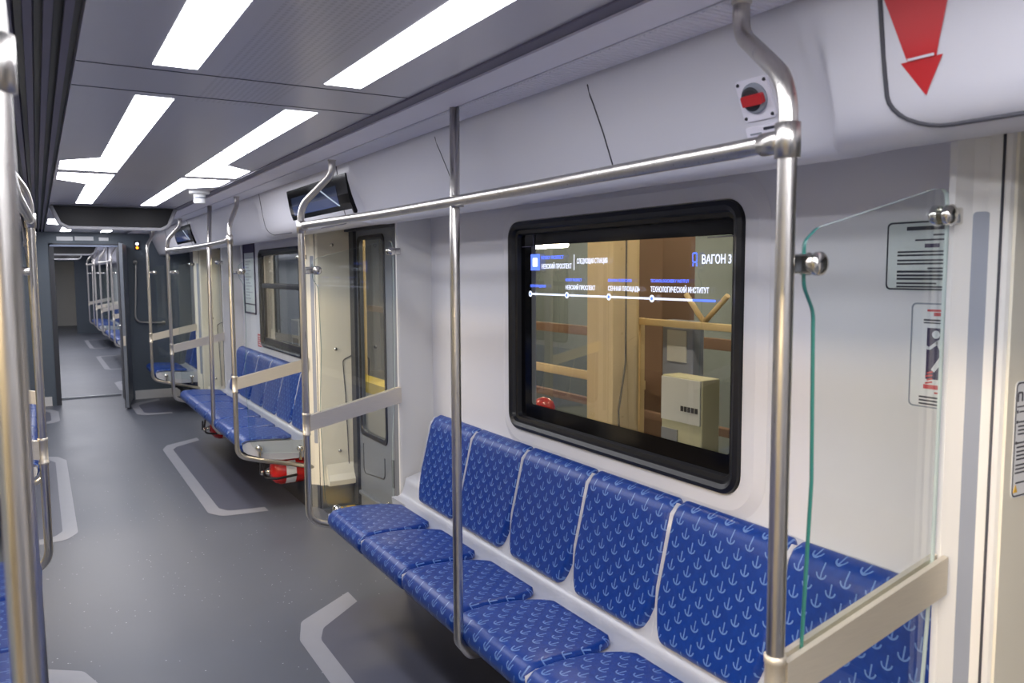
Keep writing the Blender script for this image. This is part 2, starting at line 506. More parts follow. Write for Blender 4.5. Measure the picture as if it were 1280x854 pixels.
def window(s, w, name, label, kind):
    y0, y1, z0, z1 = w
    cx = (y0+y1)/2
    o = MB(s)
    prof = [(-.085, WX-.0005), (-.05, WX-.014), (-.004, WX-.016), (.0, WX-.010)]
    lps = [[(x, y, z) for y, z in rrect(y0+d, y1-d, z0+d, z1-d, max(.02, .07-d))] for d, x in prof]
    for a, b in zip(lps, lps[1:]): o.ring(a, b, 0, True)
    root = o.build(name, M['wall'])
    tag(root, label, 'window', kind='structure')
    f = MB(s)
    prof = [(-.002, WX-.010), (.002, WX-.026), (.016, WX-.032), (.03, WX-.024), (.036, WX-.010), (.05, WX-.008), (.055, WX+.012)]
    lps = [[(x, y, z) for y, z in rrect(y0+d, y1-d, z0+d, z1-d, max(.02, .07-d))] for d, x in prof]
    for a, b in zip(lps, lps[1:]): f.ring(a, b, 0, True)
    f.build('window_frame', M['black'], root)
    d = .05
    if kind == 'display':
        pane = (1.737, 2.872, 1.088, 1.758)
        g = MB(s)
        g.plate([(WX+.010, y, z) for y, z in rrect(y0+d, y1-d, z0+d, z1-d, .03)],
                [[(WX+.010, y, z) for y, z in rrect(pane[0], pane[1], pane[2], pane[3], .01)]])
        g.build('window_border', M['frit'], root)
        g = MB(s); g.plate([(WX+.018, y, z) for y, z in rrect(y0+d, y1-d, z0+d, z1-d, .03)], [])
        g.build('window_glass', M['pane'], root)
        g = MB(s)      # slim inner frame lines behind the upper border
        g.tube([(WX+.006, y1-.16, z1-.052), (WX+.006, y1-.16, z1-.10)], .0016)
        g.tube([(WX+.006, y1-.07, z1-.104), (WX+.006, y1-.15, z1-.104)], .0016)
        g.tube([(WX+.006, y0+.06, z1-.105), (WX+.006, y0+.17, z1-.107)], .0016)
        g.build('frame_edge', M['strip'], root)
    else:
        g = MB(s); zb = z1-.325
        g.box(WX-.012, WX+.02, y0+.05, y1-.05, zb-.022, zb+.022, 0, .006)
        g.box(WX-.004, WX+.02, y0+.05, y0+.085, z0+.05, zb-.02)
        g.box(WX-.004, WX+.02, y1-.085, y1-.05, z0+.05, zb-.02)
        g.box(WX-.004, WX+.02, y0+.05, y1-.05, z0+.05, z0+.085)
        g.build('transom', M['dark'], root)
        g = MB(s); g.plate([(WX+.018, y, z) for y, z in rrect(y0+d, y1-d, z0+d, z1-d, .03)], [])
        g.build('window_glass', M['pane'], root)
    return root

W1 = (1.668, 3.010, .973, 1.859)
W2 = tuple((W1[0]+PITCH, W1[1]+PITCH, W1[2], W1[3]))
wall(1, B1, B1+BL+.02, W1, 'wall_right', 'pale lavender white wall around the large near window')
wall(1, B2, B2+BL+.02, W2, 'wall_right_far', 'pale white wall behind the second bench past the door')
wall(1, B3, Y_END, None, 'wall_right_end', 'pale wall beside the bulkhead at the carriage end')
wall(-1, B1, B1+BL+.02, W1, 'wall_left', 'left side wall behind the near left row of seats')
wall(-1, B2, B2+BL+.02, W2, 'wall_left_far', 'left side wall behind the second left row of seats')
wall(-1, B3, Y_END, None, 'wall_left_end', 'left wall beside the end bulkhead')
window(1, W1, 'window_1', 'large black framed window with a lit route display above the near bench', 'display')
window(1, W2, 'window_2', 'black framed window with a hinged top pane above the second bench', 'vent')
window(-1, W1, 'window_3', 'black framed window in the left wall', 'vent')
window(-1, W2, 'window_4', 'black framed window behind the second left bench', 'vent')

# ------------------------------------------------------------------ door pillars
trim_no = [10]
def pillar(s, ye, d, label, detail=True):
    """ye: bench side edge; d=+1 the doorway lies towards +Y"""
    Y = lambda k: ye+d*k
    poly = [(WX+.1, Y(0)), (1.056, Y(0)), (1.046, Y(.004)), (1.046, Y(.018)), (1.076, Y(.036)), (1.094, Y(.056)), (1.098, Y(.088)), (1.102, Y(.094)), (1.112, Y(.098)), (1.39, Y(.098)), (1.39, Y(0))]
    m = MB(s); m.prism(poly, 'z', .165, 1.97)
    root = m.build('trim_%d' % trim_no[0], M['pill'] if detail != 'cream' else M['cream']); trim_no[0] += 1
    tag(root, label, 'pillar', kind='structure')
    k = MB(s)
    kp = [(1.30, Y(.002)), (1.062, Y(.002)), (1.054, Y(.02)), (1.085, Y(.05)), (1.10, Y(.09)), (1.106, Y(.10)), (1.39, Y(.104)), (1.39, Y(.002))]
    k.prism(kp, 'z', 0, .165); k.build('kick_plate', M['kick'], root)
    # grey insert in the rounded face
    p0, p1 = Vector((1.080, Y(.0395), 0)), Vector((1.0930, Y(.0550), 0)); t = (p1-p0).normalized(); n = Vector((-t.y*d, t.x*d, 0))
    if n.x > 0: n = -n
    a = MB(s)
    for z0, z1, e0, e1 in ((.46, 1.765, 0, 0),):
        w = (p1-p0).length; lp = rrect(-.004, w+.006, z0, z1, .008, 4)
        v = [p0+t*u+n*.0022+Vector((0, 0, z)) for u, z in lp]; v2 = [q-n*.004 for q in v]
        a.plate([tuple(q) for q in v], []); a.ring([tuple(q) for q in v], [tuple(q) for q in v2])
    a.build('insert_strip', M['slot'], root)
    b = MB(s); b.tube([(1.0965, Y(.082), .0), (1.0965, Y(.082), 1.95)], .0028, 0, 8); b.build('pillar_seam', M['seam'], root)
    # door jamb in cream moulding with a grab recess
    j = MB(s)
    j.box(1.109, 1.385, Y(.098), Y(.104), .30, 1.94)
    foot = [(Y(.098), .166), (Y(.150), .166), (Y(.155), .20), (Y(.13), .24), (Y(.106), .31), (Y(.098), .31)]
    j.prism(foot, 'x', 1.14, 1.385)
    j.build('jamb_panel', M['cream'], root)
    g = MB(s)
    g.tube(fillet([(1.38, Y(.107), 1.09), (1.27, Y(.107), 1.04), (1.285, Y(.107), .80), (1.30, Y(.107), .30), (1.38, Y(.107), .22)], .03), .003, 0, 8)
    g.build('recess_edge', M['seam'], root)
    h = MB(s)
    h.tube(fillet([(1.372, Y(.105), 1.0), (1.345, Y(.140), .95), (1.345, Y(.140), .40), (1.372, Y(.105), .34)], .04), .011, 0, 10)
    h.build('grab_handle', M['cream'], root)
    for x, z in ((1.222, 1.12), (1.235, .40), (1.212, 1.84)):
        q = MB(s); q.lathe((x, Y(.104), z), (0, d, 0), [(0, .012), (.006, .012), (.009, .008), (.0095, .003)]); q.build('bolt', M['chrome'], root)
    return root
pillar(1, .962, -1, 'cream door pillar beside the nearest glass screen')
pillar(1, 3.846, 1, 'white pillar at the far end of the near bench by the door')
pillar(1, B2+.016, -1, 'cream door pillar with grab recess beyond the doorway', 'cream')
pillar(1, B2+BL, 1, 'white pillar at the far end of the second bench')
pillar(1, B3+.016, -1, 'cream pillar beside the farthest glass screen', 'cream')
pillar(-1, .962, -1, 'pillar at the near end of the left bench')
pillar(-1, 3.846, 1, 'pillar at the far end of the left bench')
pillar(-1, B2+.016, -1, 'pillar past the left doorway')

# ------------------------------------------------------------------ doors
def doorway(s, yc, idx, near_label, far_label):
    for k, (a, b, lab) in enumerate(((yc-.725, yc-.002, near_label), (yc+.002, yc+.725, far_label))):
        w0, w1 = a+.125, b-.125
        m = MB(s); hole = [(1.352, y, z) for y, z in rrect(w0, w1, .54, 1.885, .05)]
        m.plate([(1.352, a, .02), (1.352, b, .02), (1.352, b, 1.95), (1.352, a, 1.95)], [hole])
        m.plate([(1.385, a, .02), (1.385, b, .02), (1.385, b, 1.95), (1.385, a, 1.95)], [[(1.385, p[1], p[2]) for p in hole]])
        m.ring(hole, [(1.385, p[1], p[2]) for p in hole])
        for y in (a, b): m.add([(1.352, y, .02), (1.385, y, .02), (1.385, y, 1.95), (1.352, y, 1.95)], [(0, 1, 2, 3)])
        root = m.build('door_%d' % (idx+k), M['leaf']); tag(root, lab, 'door', kind='structure')
        g = MB(s)
        pr = [(-.012, 1.351), (-.008, 1.344), (.012, 1.344), (.018, 1.352)]
        l = [[(x, y, z) for y, z in rrect(w0+d, w1-d, .54+d, 1.885-d, .05)] for d, x in pr]
        for p, q in zip(l, l[1:]): g.ring(p, q, 0, True)
        g.build('door_gasket', M['black'], root)
        g = MB(s); g.plate([(1.368, y, z) for y, z in rrect(w0-.005, w1+.005, .535, 1.89, .05)], []); g.build('door_glass', M['pane'], root)
        e = MB(s); ed = b if k == 1 else a
        e.box(1.330, 1.352, ed-(.085 if k else 0), ed+(0 if k else .085), .02, 1.95)
        e.build('door_edge', M['leafd'], root)
        r = MB(s); r.tube(fillet([(1.351, w0+.05, .44), (1.351, w0+.05, .30), (1.351, w1-.03, .26), (1.351, w1-.03, .47)], .05), .004, 0, 6)
        r.box(1.346, 1.354, a+.02, a+.045, .28, .46); r.build('recess_line', M['leafd'], root)
        r = MB(s); r.box(1.335, 1.36, a, b, .10, .125, 0, .004); r.build('rub_rail', M['leaf'], root)
    m = MB(s); m.box(1.10, 1.385, yc-.71, yc+.71, .0005, .006)
    sill = m.build('trim_%d' % trim_no[0], M['kick']); trim_no[0] += 1
    tag(sill, 'metal door sill with yellow stripes on the floor', 'door sill', kind='structure')
    for x in (1.17, 1.26):
        m = MB(s); m.box(x, x+.06, yc-.70, yc+.70, .006, .0075); m.build('sill_stripe', M['yellow'], sill)
    m = MB(s); m.box(1.30, 1.39, yc-.73, yc+.73, 1.93, 2.0)
    tag(m.build('trim_%d' % trim_no[0], M['leafd']), 'dark header above the sliding doors', 'door header', kind='structure'); trim_no[0] += 1
doorway(1, 4.667, 1, 'near leaf of the grey sliding doors past the near bench', 'far grey sliding door leaf with tall window past the near bench')
doorway(1, 9.212, 5, 'near leaf of the sliding doors past the second bench', 'far leaf of the sliding doors past the second bench')
doorway(1, .125, 7, 'near leaf of the sliding doors beside the camera', 'far leaf of the sliding doors beside the nearest pillar')

# ------------------------------------------------------------------ lights
def light(s, poly, label):
    poly = [(p[0]*s, p[1]) for p in poly]
    area = sum(poly[k-1][0]*poly[k][1]-poly[k][0]*poly[k-1][1] for k in range(len(poly)))
    if area > 0: poly = poly[::-1]
    c = (sum(p[0] for p in poly)/len(poly), sum(p[1] for p in poly)/len(poly), CEIL)
    root = empty('ceiling_light', c, label, 'ceiling light', 'white ceiling light panels in two rows')
    m = MB(); m.add([(a, b, CEIL-.0008) for a, b in poly], [tuple(range(len(poly)))], 0)
    m.build('diffuser', M['lamp'], root, recalc=False)
    m = MB(); lo = [(a, b, CEIL-.0005) for a, b in poly]; hi = [(a, b, CEIL+.02) for a, b in poly]
    m.ring(lo, hi); m.build('tray', M['white'], root)
    return root
X0, X1, XA = .165, .271, .425
def rect(a, b): a, b = min(a, b), max(a, b); return [(X0, a+.004), (X1, a+.004), (X1, b-.004), (X0, b-.004)]
def elbow(c, sg): return [(X0, c+sg*1.034), (X0, c+sg*.064), (XA, c+sg*.074), (XA, c+sg*.415), (X1, c+sg*.60), (X1, c+sg*1.034)]
side = {1: 'right', -1: 'left'}
for s in (1, -1):
    for c_ in (-4.40, .145, 4.69, 9.235):
        nm = {-4.40: 'rearmost', .145: 'nearest', 4.69: 'middle', 9.235: 'farthest'}[c_]
        for sg in (-1, 1):
            end = 'far' if sg > 0 else 'near'
            if c_ + sg*2.065 > Y_END: continue
            light(s, rect(c_+sg*1.065, c_+sg*2.075), f'straight white light panel in the {side[s]} ceiling row, {end} end of its {nm} run')
            light(s, elbow(c_, sg), f'elbow shaped white light panel in the {side[s]} ceiling row, {end} half of the {nm} pair')

# ------------------------------------------------------------------ seats
def pad(width, path, thick, nu=26, seg=5, prof=None):
    """upholstered pad: strip along `path` (x,z) with half width `width(v)`; returns rows of points and uvs"""
    pts = [Vector((a, b)) for a, b in path]
    P = [Vector((p.x, p.y)) for p in fillet([(a, b, 0) for a, b in path], .05, 6)]
    L = [0]
    for a, b in zip(P, P[1:]): L.append(L[-1]+(b-a).length)
    tot = L[-1]
    def at(v):
        v = max(0, min(tot, v))
        for i in range(len(P)-1):
            if v <= L[i+1]+1e-9:
                t = (v-L[i])/max(1e-9, L[i+1]-L[i]); p = P[i].lerp(P[i+1], t)
                a = P[max(0, i-1)]; b = P[min(len(P)-1, i+2)]; T = (b-a).normalized(); return p, Vector((-T.y, T.x))
    e = .022
    vs = [e*(1-math.cos(k/6*PI/2)) for k in range(7)]
    mid = [e+(tot-2*e)*k/18 for k in range(1, 18)]
    V = vs+mid+[tot-q for q in vs[::-1]]
    us = [e*(1-math.cos(k/6*PI/2)) for k in range(7)]
    rows = []; uvs = []
    for v in V:
        w = width(v, tot); p, n = at(v); r = []; ur = []
        U = [-w+q for q in us]+[-w+e+(2*w-2*e)*k/8 for k in range(1, 8)]+[w-q for q in us[::-1]]
        for u in U:
            d = min(w-abs(u), v, tot-v)
            h = thick if d >= e else thick*math.sqrt(max(0, 1-(1-d/e)**2))
            q = p+n*(h-.004)
            r.append((q.x, u, q.y)); ur.append((u, v))
        rows.append(r); uvs.append(ur)
    return rows, uvs

def padmesh(name, width, path, thick, parent):
    rows, uvs = pad(width, path, thick)
    m = MB(); m.grid(rows, 0, True)
    o = m.build(name, M['fabric'], parent, recalc=False)
    me = o.data; lay = me.uv_layers.new(name='UVMap')
    flat = [q for r in uvs for q in r]
    for lp in me.loops: lay.data[lp.index].uv = flat[lp.vertex_index]
    # make the outside face outward
    bm = bmesh.new(); bm.from_mesh(me); bmesh.ops.recalc_face_normals(bm, faces=bm.faces[:]); bm.to_mesh(me); bm.free()
    return o

CUSH = [(.628, .446), (.602, .462), (.598, .490), (.615, .512), (.70, .516), (.85, .507), (.952, .499)]
BACK = [(1.052, .508), (1.075, .60), (1.105, .72), (1.134, .84), (1.148, .893), (1.166, .908), (1.200, .912)]
HW = .2207
def wc(v, L):
    w = HW
    if v > L*.62:
        t = (v-L*.62)/(L*.38); w = HW-.048*t**1.6
        d = L-v; r = .05
        if d < r: w -= r-math.sqrt(max(0, r*r-(r-d)**2))
    if v < .02: w -= .012*(1-v/.02)**2
    return w
def wb(v, L):
    w = HW
    if v < .15:
        t = 1-v/.15; w = HW-.040*t**1.5
        r = .04
        if v < r: w -= r-math.sqrt(max(0, r*r-(r-v)**2))
    d = L-v
    if d < .03: w -= .018*(1-d/.03)**2
    return w
def seat_proto(loc):
    root = empty('passenger_seat', loc, 'seat', 'seat')
    a = padmesh('seat_cushion', wc, CUSH, .022, None); a.parent = root
    b = padmesh('backrest', wb, BACK, .026, None); b.parent = root
    return root

SHELL = [(.70, .40), (.63, .425), (.603, .447), (.594, .475), (.600, .497), (.63, .506), (.70, .506), (.85, .497), (.95, .489), (.99, .486), (1.012, .4875), (1.022, .484), (1.040, .490), (1.052, .505), (1.066, .55), (1.095, .66), (1.130, .81), (1.147, .885), (1.163, .902), (1.20, .906), (1.2395, .908)]
def shell(s, y0, n, label, group, ext0=0., ext1=.0):
    """white moulded bench pan carrying n seats; fins between the seats"""
    y1 = y0+n*.447
    ys = []
    for k in range(n+1):
        b = y0+k*.447
        for q in (-.008, -.0045, -.002, .002, .0045, .008): ys.append(b+q)
    ys = [v for v in ys if y0 <= v <= y1]+[y0, y1]
    ys = sorted(set(round(v, 5) for v in ys))
    P = [Vector(p) for p in SHELL]; rows = []
    for y in ys:
        k = round((y-y0)/.447); d = abs(y-(y0+k*.447)); f = 1 if d <= .0025 else max(0, 1-(d-.002)/.0025)
        if y < y0-1e-6 or y > y1+1e-6: f = 0.
        r = []
        for i, p in enumerate(P):
            a, b = P[max(0, i-1)], P[min(len(P)-1, i+1)]; T = (b-a).normalized(); n_ = Vector((-T.y, T.x))
            h = (.012 if i < 8 else .022)*f if 4 <= i <= 18 else 0
            if 8 <= i <= 14: h *= .0
            q = p+n_*h; r.append((q.x, y, q.y))
        rows.append(r)
    ctr = (s*.95, (y0+y1)/2, 0)
    root = empty('bench_shell', ctr, label, 'bench', group)
    m = MB(s); m.grid(rows)
    bk = SHELL[9:15]+[(1.072, .575), (1.2395, .62)]
    m.grid([[(p[0], y, p[1]) for p in bk] for y in (y1, y1+ext1)])
    m.add([(p[0], y1+ext1, p[1]) for p in bk]+[(1.2395, y1+ext1, .36), (1.0, y1+ext1, .40)], [tuple(range(len(bk)+2))])
    m.grid([[(bk[0][0], y1, bk[0][1]), (bk[0][0], y1+ext1, bk[0][1])], [(1.0, y1, .40), (1.0, y1+ext1, .40)]])
    for y in (y0, y1):
        m.add([(p[0], y, p[1]) for p in SHELL]+[(1.2395, y, .36), (.86, y, .36), (.72, y, .385)], [tuple(range(len(SHELL)+3))])
    m.grid([[(.70, y0, .40), (.72, y0, .385), (.86, y0, .36), (1.2395, y0, .36)], [(.70, y1, .40), (.72, y1, .385), (.86, y1, .36), (1.2395, y1, .36)]])
    m.build('seat_pan', M['shell'], root)
    b = MB(s); b.box(1.02, 1.238, y0+.02, y1-.02, .0, .36, 0); b.build('under_box', M['dark'], root)
    for k in (1, 3, 5):
        if k > n: continue
        b = MB(s); yy = y0+k*.447
        b.prism([(1.03, .12), (1.03, .365), (.74, .385), (.74, .36)], 'y', yy-.012, yy+.012); b.build('bracket', M['dark'], root)
    return root

proto = None
ordn = ['first', 'second', 'third', 'fourth', 'fifth', 'sixth']
def bench(s, y0, n, where, group, order_from_far=True, shell_label=None, gap=.2):
    global proto
    shell(s, y0+.02, n, shell_label, 'white moulded bench pans', 0., gap)
    for k in range(n):
        yc = y0+.02+(k+.5)*.447
        loc = (0, yc, 0); rz = 0 if s > 0 else PI
        if proto is None: proto = seat_proto(loc); o = proto
        else: o = dup(proto, loc, rz)
        idx = n-1-k if order_from_far else k
        tag(o, f'blue anchor seat, {ordn[idx]} from the far end of {where}', 'seat', group)
    return
bench(1, B1, 6, 'the near right bench', 'seats of the near right bench', shell_label='pale moulded pan of the near right bench below the lit window', gap=.19)
bench(1, B2, 6, 'the second right bench', 'seats of the second right bench', shell_label='pale moulded pan of the second right bench past the door', gap=.19)
bench(1, B3, 2, 'the seat pair by the end bulkhead', 'seats beside the end bulkhead', shell_label='short pale seat pan beside the end bulkhead', gap=.05)
bench(-1, B1, 6, 'the near left bench', 'seats of the near left bench', shell_label='pale moulded pan of the near left bench at the picture edge', gap=.19)
bench(-1, B2, 6, 'the second left bench', 'seats of the second left bench', shell_label='pale moulded pan of the second left bench', gap=.19)

# ------------------------------------------------------------------ handrails
R = .0165
def endpost(m, s, X, Y, sgn, X2, dy=.20):
    """post that leans back to the ceiling and turns under the screen at the bottom"""
    path = [(X2, Y+sgn*dy, CEIL+.01), (X2, Y+sgn*dy, 2.105), (X, Y, 1.965), (X, Y, .425), (X+.13, Y, .385), (1.085, Y, .285)]
    m.tube(fillet(path, [.10, .12, .09, .2], 8), R, 0, 14)
def handrail(s, y0, y1, ymid, label, group, Xa=.556, Xb=.556, xm=.585, rail=True, near=True, far=True):
    root = empty('handrail', (s*Xa, (y0+y1)/2, 0), label, 'handrail', group)
    if near:
        m = MB(s); endpost(m, s, Xa, y0, 1, Xa+.094); m.build('end_post', M['steel'], root)
    if far:
        m = MB(s); endpost(m, s, Xb, y1, -1, Xb+.094); m.build('end_post', M['steel'], root)
    if rail:
        m = MB(s); path = [(Xa, y0, 1.868), (Xa+.004, y0+.12, 1.868), (xm, (y0+ymid)/2+.2, 1.870), (xm+.004, ymid, 1.870), (xm, (y1+ymid)/2-.2, 1.870), (Xb+.004, y1-.12, 1.874), (Xb, y1, 1.874)]
        m.tube(fillet(path, .8, 6), R, 0, 14); tr = m.build('top_rail', M['steel'], root)
        for X, y, dr in ((Xa, y0, 1), (Xb, y1, -1)):
            m = MB(s)
            m.lathe((X, y, 1.838), (0, 0, 1), [(0, .018), (.001, .0215), (.059, .0215), (.06, .018)])
            m.lathe((X, y, 1.868), (0.03, dr, 0), [(0, .020), (.055, .020), (.056, .017)])
            m.build('joint_sleeve', M['steel'], tr)
    if ymid and rail:
        m = MB(s); path = [(xm+.032, ymid+.05, CEIL+.01), (xm+.002, ymid, 1.7), (xm-.012, ymid-.025, .462), (xm+.03, ymid-.025, .405), (xm+.17, ymid-.025, .395)]
        m.tube(fillet(path, [.5, .035, .03], 8), R*.97, 0, 14); m.build('middle_post', M['steel'], root)
        m = MB(s); m.lathe((xm+.014, ymid, 1.852), (0, 0, 1), [(0, .017), (.001, .0195), (.036, .0195), (.037, .017)]); m.build('joint_sleeve', M['steel'], tr)
    for X, y, on, sg in ((Xa, y0, near, 1), (Xb, y1, far, -1)):
        if on:
            m = MB(s); m.lathe((X+.094, y+sg*.20, CEIL-.010), (0, 0, 1), [(0, .0168), (.002, .0195), (.010, .020)]); m.build('ceiling_flange', M['steel'], root)
    return root
GH = 'bent steel handrail frames in front of the benches'
handrail(1, B1, B1+BL, 2.265, 'satin steel handrail frame with three posts along the near right bench', GH)
handrail(1, B2, B2+BL, 6.52, 'satin steel handrail frame with three posts along the second right bench', GH, xm=.60)
handrail(1, B3, B3+1.3, 0, 'single bent steel post in front of the end bulkhead on the right', GH, rail=False, far=False)
handrail(-1, B1+.06, B1+BL, 1.80, 'out-of-focus steel handrail frame at the left picture edge', GH, Xa=.574, Xb=.556, xm=.586)
handrail(-1, B2, B2+BL, 6.9, 'steel handrail frame along the second left bench', GH)

# ------------------------------------------------------------------ glass screens beside the posts
GL = [(.640, 1.27), (.632, 1.577), (.605, 1.622), (.603, 1.70), (.635, 1.724), (.975, 1.807), (1.018, 1.810), (1.024, 1.75), (1.022, 1.06), (1.004, .80), (1.00, .40), (.70, .43), (.64, .50), (.625, .97)]
def screen(s, Y, d, label, group, Xp=.556):
    """glass wind screen between post and pillar; d = side facing the doorway"""
    root = empty('glass_screen', (s*.83, Y, 0), label, 'glass screen', group)
    lp = [(p.x, p.y) for p in fillet([(a, b, 0) for a, b in GL+[GL[0]]], [.05, .05, .025, .03, .03, .03, .05, .2, .05, .05, .06, .2, .3], 5)][:-1]
    m = MB(s); m.prism(lp, 'y', Y-.0045, Y+.0045, 0, 1, True)
    for i_, f_ in enumerate(m.f):
        if m.mi[i_] == 1 and sum(m.v[q][0] for q in f_)/4 > .665: m.mi[i_] = 2
    gp = m.build('glass_panel', [M['glass'], M['glass_edge'], M['edge_pale']], root)
    m = MB(s)
    t = .017
    for a, b in ((-t, -.005), (.005, t)):
        m.prism([(Xp+.014, .878), (1.05, .978), (1.05, 1.058), (Xp+.014, .955)], 'y', Y+a, Y+b)
    m.prism([(Xp+.014, .878), (1.05, .978), (1.05, 1.045), (Xp+.014, .942)], 'y', Y-.006, Y+.006)
    gb = m.build('guard_bar', M['bar'], root)
    m = MB(s); m.lathe((Xp, Y, .855), (0, 0, 1), [(0, .0165), (.001, .0195), (.012, .0195), (.013, .0180), (.098, .0180), (.099, .0195), (.112, .0195), (.113, .0165)]); m.build('bar_collar', M['bar'], gb)
    for X, z, ax, w in ((.626, 1.661, Xp, .0), (1.011, 1.757, 1.062, .0), (.70, .462, .66, -.06), (.98, .430, .98, -.08)):
        kb = []
        for q in (1, -1):
            c = MB(s); kb.append(c)
            c.lathe((X, Y+q*.0045, z), (0, q, 0), [(0, .019), (.004, .021), (.013, .021), (.017, .017), (.020, .012), (.021, .004)])
        c = MB(s)
        if w == 0:
            c.box(min(X, ax), max(X, ax), Y-.011, Y+.011, z-.017, z+.017, 0, .004)
        else:
            c.box(X-.009, X+.009, Y-.010, Y+.010, z+w, z, 0, .003)
        cl = c.build('glass_clamp', M['chrome'], root)
        for c in kb: c.build('clamp_knob', M['chrome'], cl)
    return root
GG = 'clear glass screens with sloping steel guard bars'
screen(1, B1, -1, 'clear glass screen with sloping steel bar nearest the camera on the right', GG)
screen(1, B1+BL, 1, 'glass screen with sloping bar at the far end of the near right bench', GG)
screen(1, B2, -1, 'glass screen with sloping bar at the near end of the second right bench', GG)
screen(1, B2+BL, 1, 'glass screen with sloping bar at the far end of the second right bench', GG)
screen(1, B3, -1, 'farthest glass screen with sloping bar before the end bulkhead', GG)
screen(-1, B1+.06, -1, 'glass screen beside the blurred post at the left picture edge', GG, .574)
screen(-1, B1+BL, 1, 'glass screen with bar collar at the far end of the near left bench', GG)
screen(-1, B2, -1, 'glass screen at the near end of the second left bench', GG)

# ------------------------------------------------------------------ fire extinguishers under the second bench
def extinguisher(x, y, z, label, ln=.38, r=.098):
    root = empty('fire_extinguisher', (x, y, z), label, 'fire extinguisher', 'red extinguishers stowed under the second bench')
    m = MB(); m.lathe((x, y, z), (1, 0, 0), [(0, .035), (.012, r*.62), (.035, r*.88), (.07, r), (ln-.05, r), (ln-.01, r*.85), (ln, r*.5)], 0, 28); m.build('cylinder_body', M['red'], root)
    m = MB(); m.lathe((x+.001, y, z), (-1, 0, 0), [(0, .026), (.02, .026), (.021, .016), (.05, .016), (.052, .02), (.065, .02)], 0, 16); v = m.build('valve', M['chrome'], root)
    m = MB(); m.prism([(x-.045, z+.015), (x-.035, z+.085), (x-.045, z+.085), (x-.060, z+.010)], 'y', y-.011, y+.011)
    m.prism([(x-.060, z+.0), (x-.058, z+.075), (x-.068, z+.075), (x-.072, z-.005)], 'y', y-.011, y+.011); m.build('lever', M['dark'], v)
    m = MB(); m.tube(fillet([(x-.045, y-.02, z), (x-.055, y-.09, z-.02), (x+.02, y-.110, z-.03), (x+.16, y-.108, z-.02)], .05), .009, 0, 10); m.build('hose', M['black'], v)
    m = MB(); rows = []
    for k in range(13):
        a = math.radians(130+110*k/12); rows.append([(x+.09, y+(r+.001)*math.cos(a), z+(r+.001)*math.sin(a)), (x+.16, y+(r+.001)*math.cos(a), z+(r+.001)*math.sin(a))])
    m.grid(rows); m.build('instruction_label', M['white'], root)
    m = MB(); m.box(x+.20, x+.23, y-.012, y+.012, z+r-.004, .40); m.build('mount_strap', M['dark'], root)
    return root
extinguisher(.80, 5.62, .262, 'red fire extinguisher lying under the near end of the second right bench')
extinguisher(.71, 7.36, .285, 'red fire extinguisher under the far part of the second right bench', .34)

# ------------------------------------------------------------------ screens above the doors
def infoscreen(y0, y1, label):
    root = empty('information_screen', (.76, (y0+y1)/2, 1.94), label, 'screen', 'wide screens above the doors')
    prof = [(.757, 2.125), (.764, 2.08), (.772, 2.03), (.783, 1.985), (.803, 1.937)]
    pr2 = [(.7, .0), (.4, 0)]
    def at(f):
        p = [Vector((a, b)) for a, b in fillet3(prof)]
        return p
    P = [Vector((q.x, q.y)) for q in fillet([(a, b, 0) for a, b in prof], .08, 5)]
    # housing bezel
    m = MB(); n = len(P)
    out = [(p.x-.012, p.y) for p in P]; inn = [(p.x+.03, p.y) for p in P[::-1]]
    m.prism(out+inn, 'y', y0, y1); m.build('bezel', M['frit'], root)
    # picture area
    t0, t1 = int(n*.12), int(n*.86); Q = P[t0:t1+1]
    m = MB(); m.grid([[(p.x-.0132, y, p.y) for p in Q] for y in (y1-.07, y0+.16)])
    o = m.build('display_panel', M['screen'], root, recalc=False)
    lay = o.data.uv_layers.new(name='UVMap'); k = len(Q)
    for lp in o.data.loops:
        i = lp.vertex_index; lay.data[lp.index].uv = (i//k, 1-(i % k)/(k-1))
    m = MB(); pts = [(Q[i].x-.0142, y0+.42-.26*(Q[0].y-Q[i].y)/(Q[0].y-Q[-1].y), Q[i].y) for i in range(k)]
    m.tube(pts, .0035, 0, 6); m.build('lit_line', M['scr_line'], root)
    return root
def fillet3(p): return p
infoscreen(3.745, 4.785, 'wide dark blue screen curved over the first right doorway')
infoscreen(8.29, 9.33, 'wide dark screen curved over the second right doorway')

# ------------------------------------------------------------------ ceiling beam display and camera
def beam(Y, xl, xr, zb, label, mat='matte'):
    root = empty('ceiling_display', ((xl+xr)/2, Y, CEIL), label, 'ceiling display', 'dark displays hanging across the aisle')
    prof = [(xl, CEIL-.006), (xl+.055, zb+.03), (xl+.11, zb), (xr-.11, zb), (xr-.055, zb+.03), (xr, CEIL-.006)]
    lp = [(p.x, p.y) for p in fillet([(a, b, 0) for a, b in prof], .05, 5)]
    m = MB(); m.prism(lp, 'y', Y, Y+.10); m.build('display_panel', M[mat], root)
    m = MB(); m.tube([(a, Y-.002, b) for a, b in lp], .015, 0, 10); m.build('frame', M['rim'], root)
    return root
beam(7.0, -.43, .445, 2.0, 'black trapezoid display with pale rim hanging across the aisle ceiling')
root = empty('ceiling_camera', (.367, 5.42, CEIL), 'small white dome camera on the ceiling beside the right light row', 'camera')
m = MB(); m.lathe((.367, 5.42, CEIL), (0, 0, -1), [(0, .062), (.016, .062), (.020, .058)]); m.build('mount_plate', M['white'], root)
m = MB(); m.lathe((.367, 5.42, CEIL-.02), (0, 0, -1), [(0, .036), (.055, .036), (.06, .033), (.061, .01)]); m.build('camera_body', M['white'], root)
m = MB(); m.lathe((.367, 5.42, CEIL-.040), (0, 0, -1), [(0, .0365), (.010, .0365)]); m.build('dark_band', M['slot'], root)

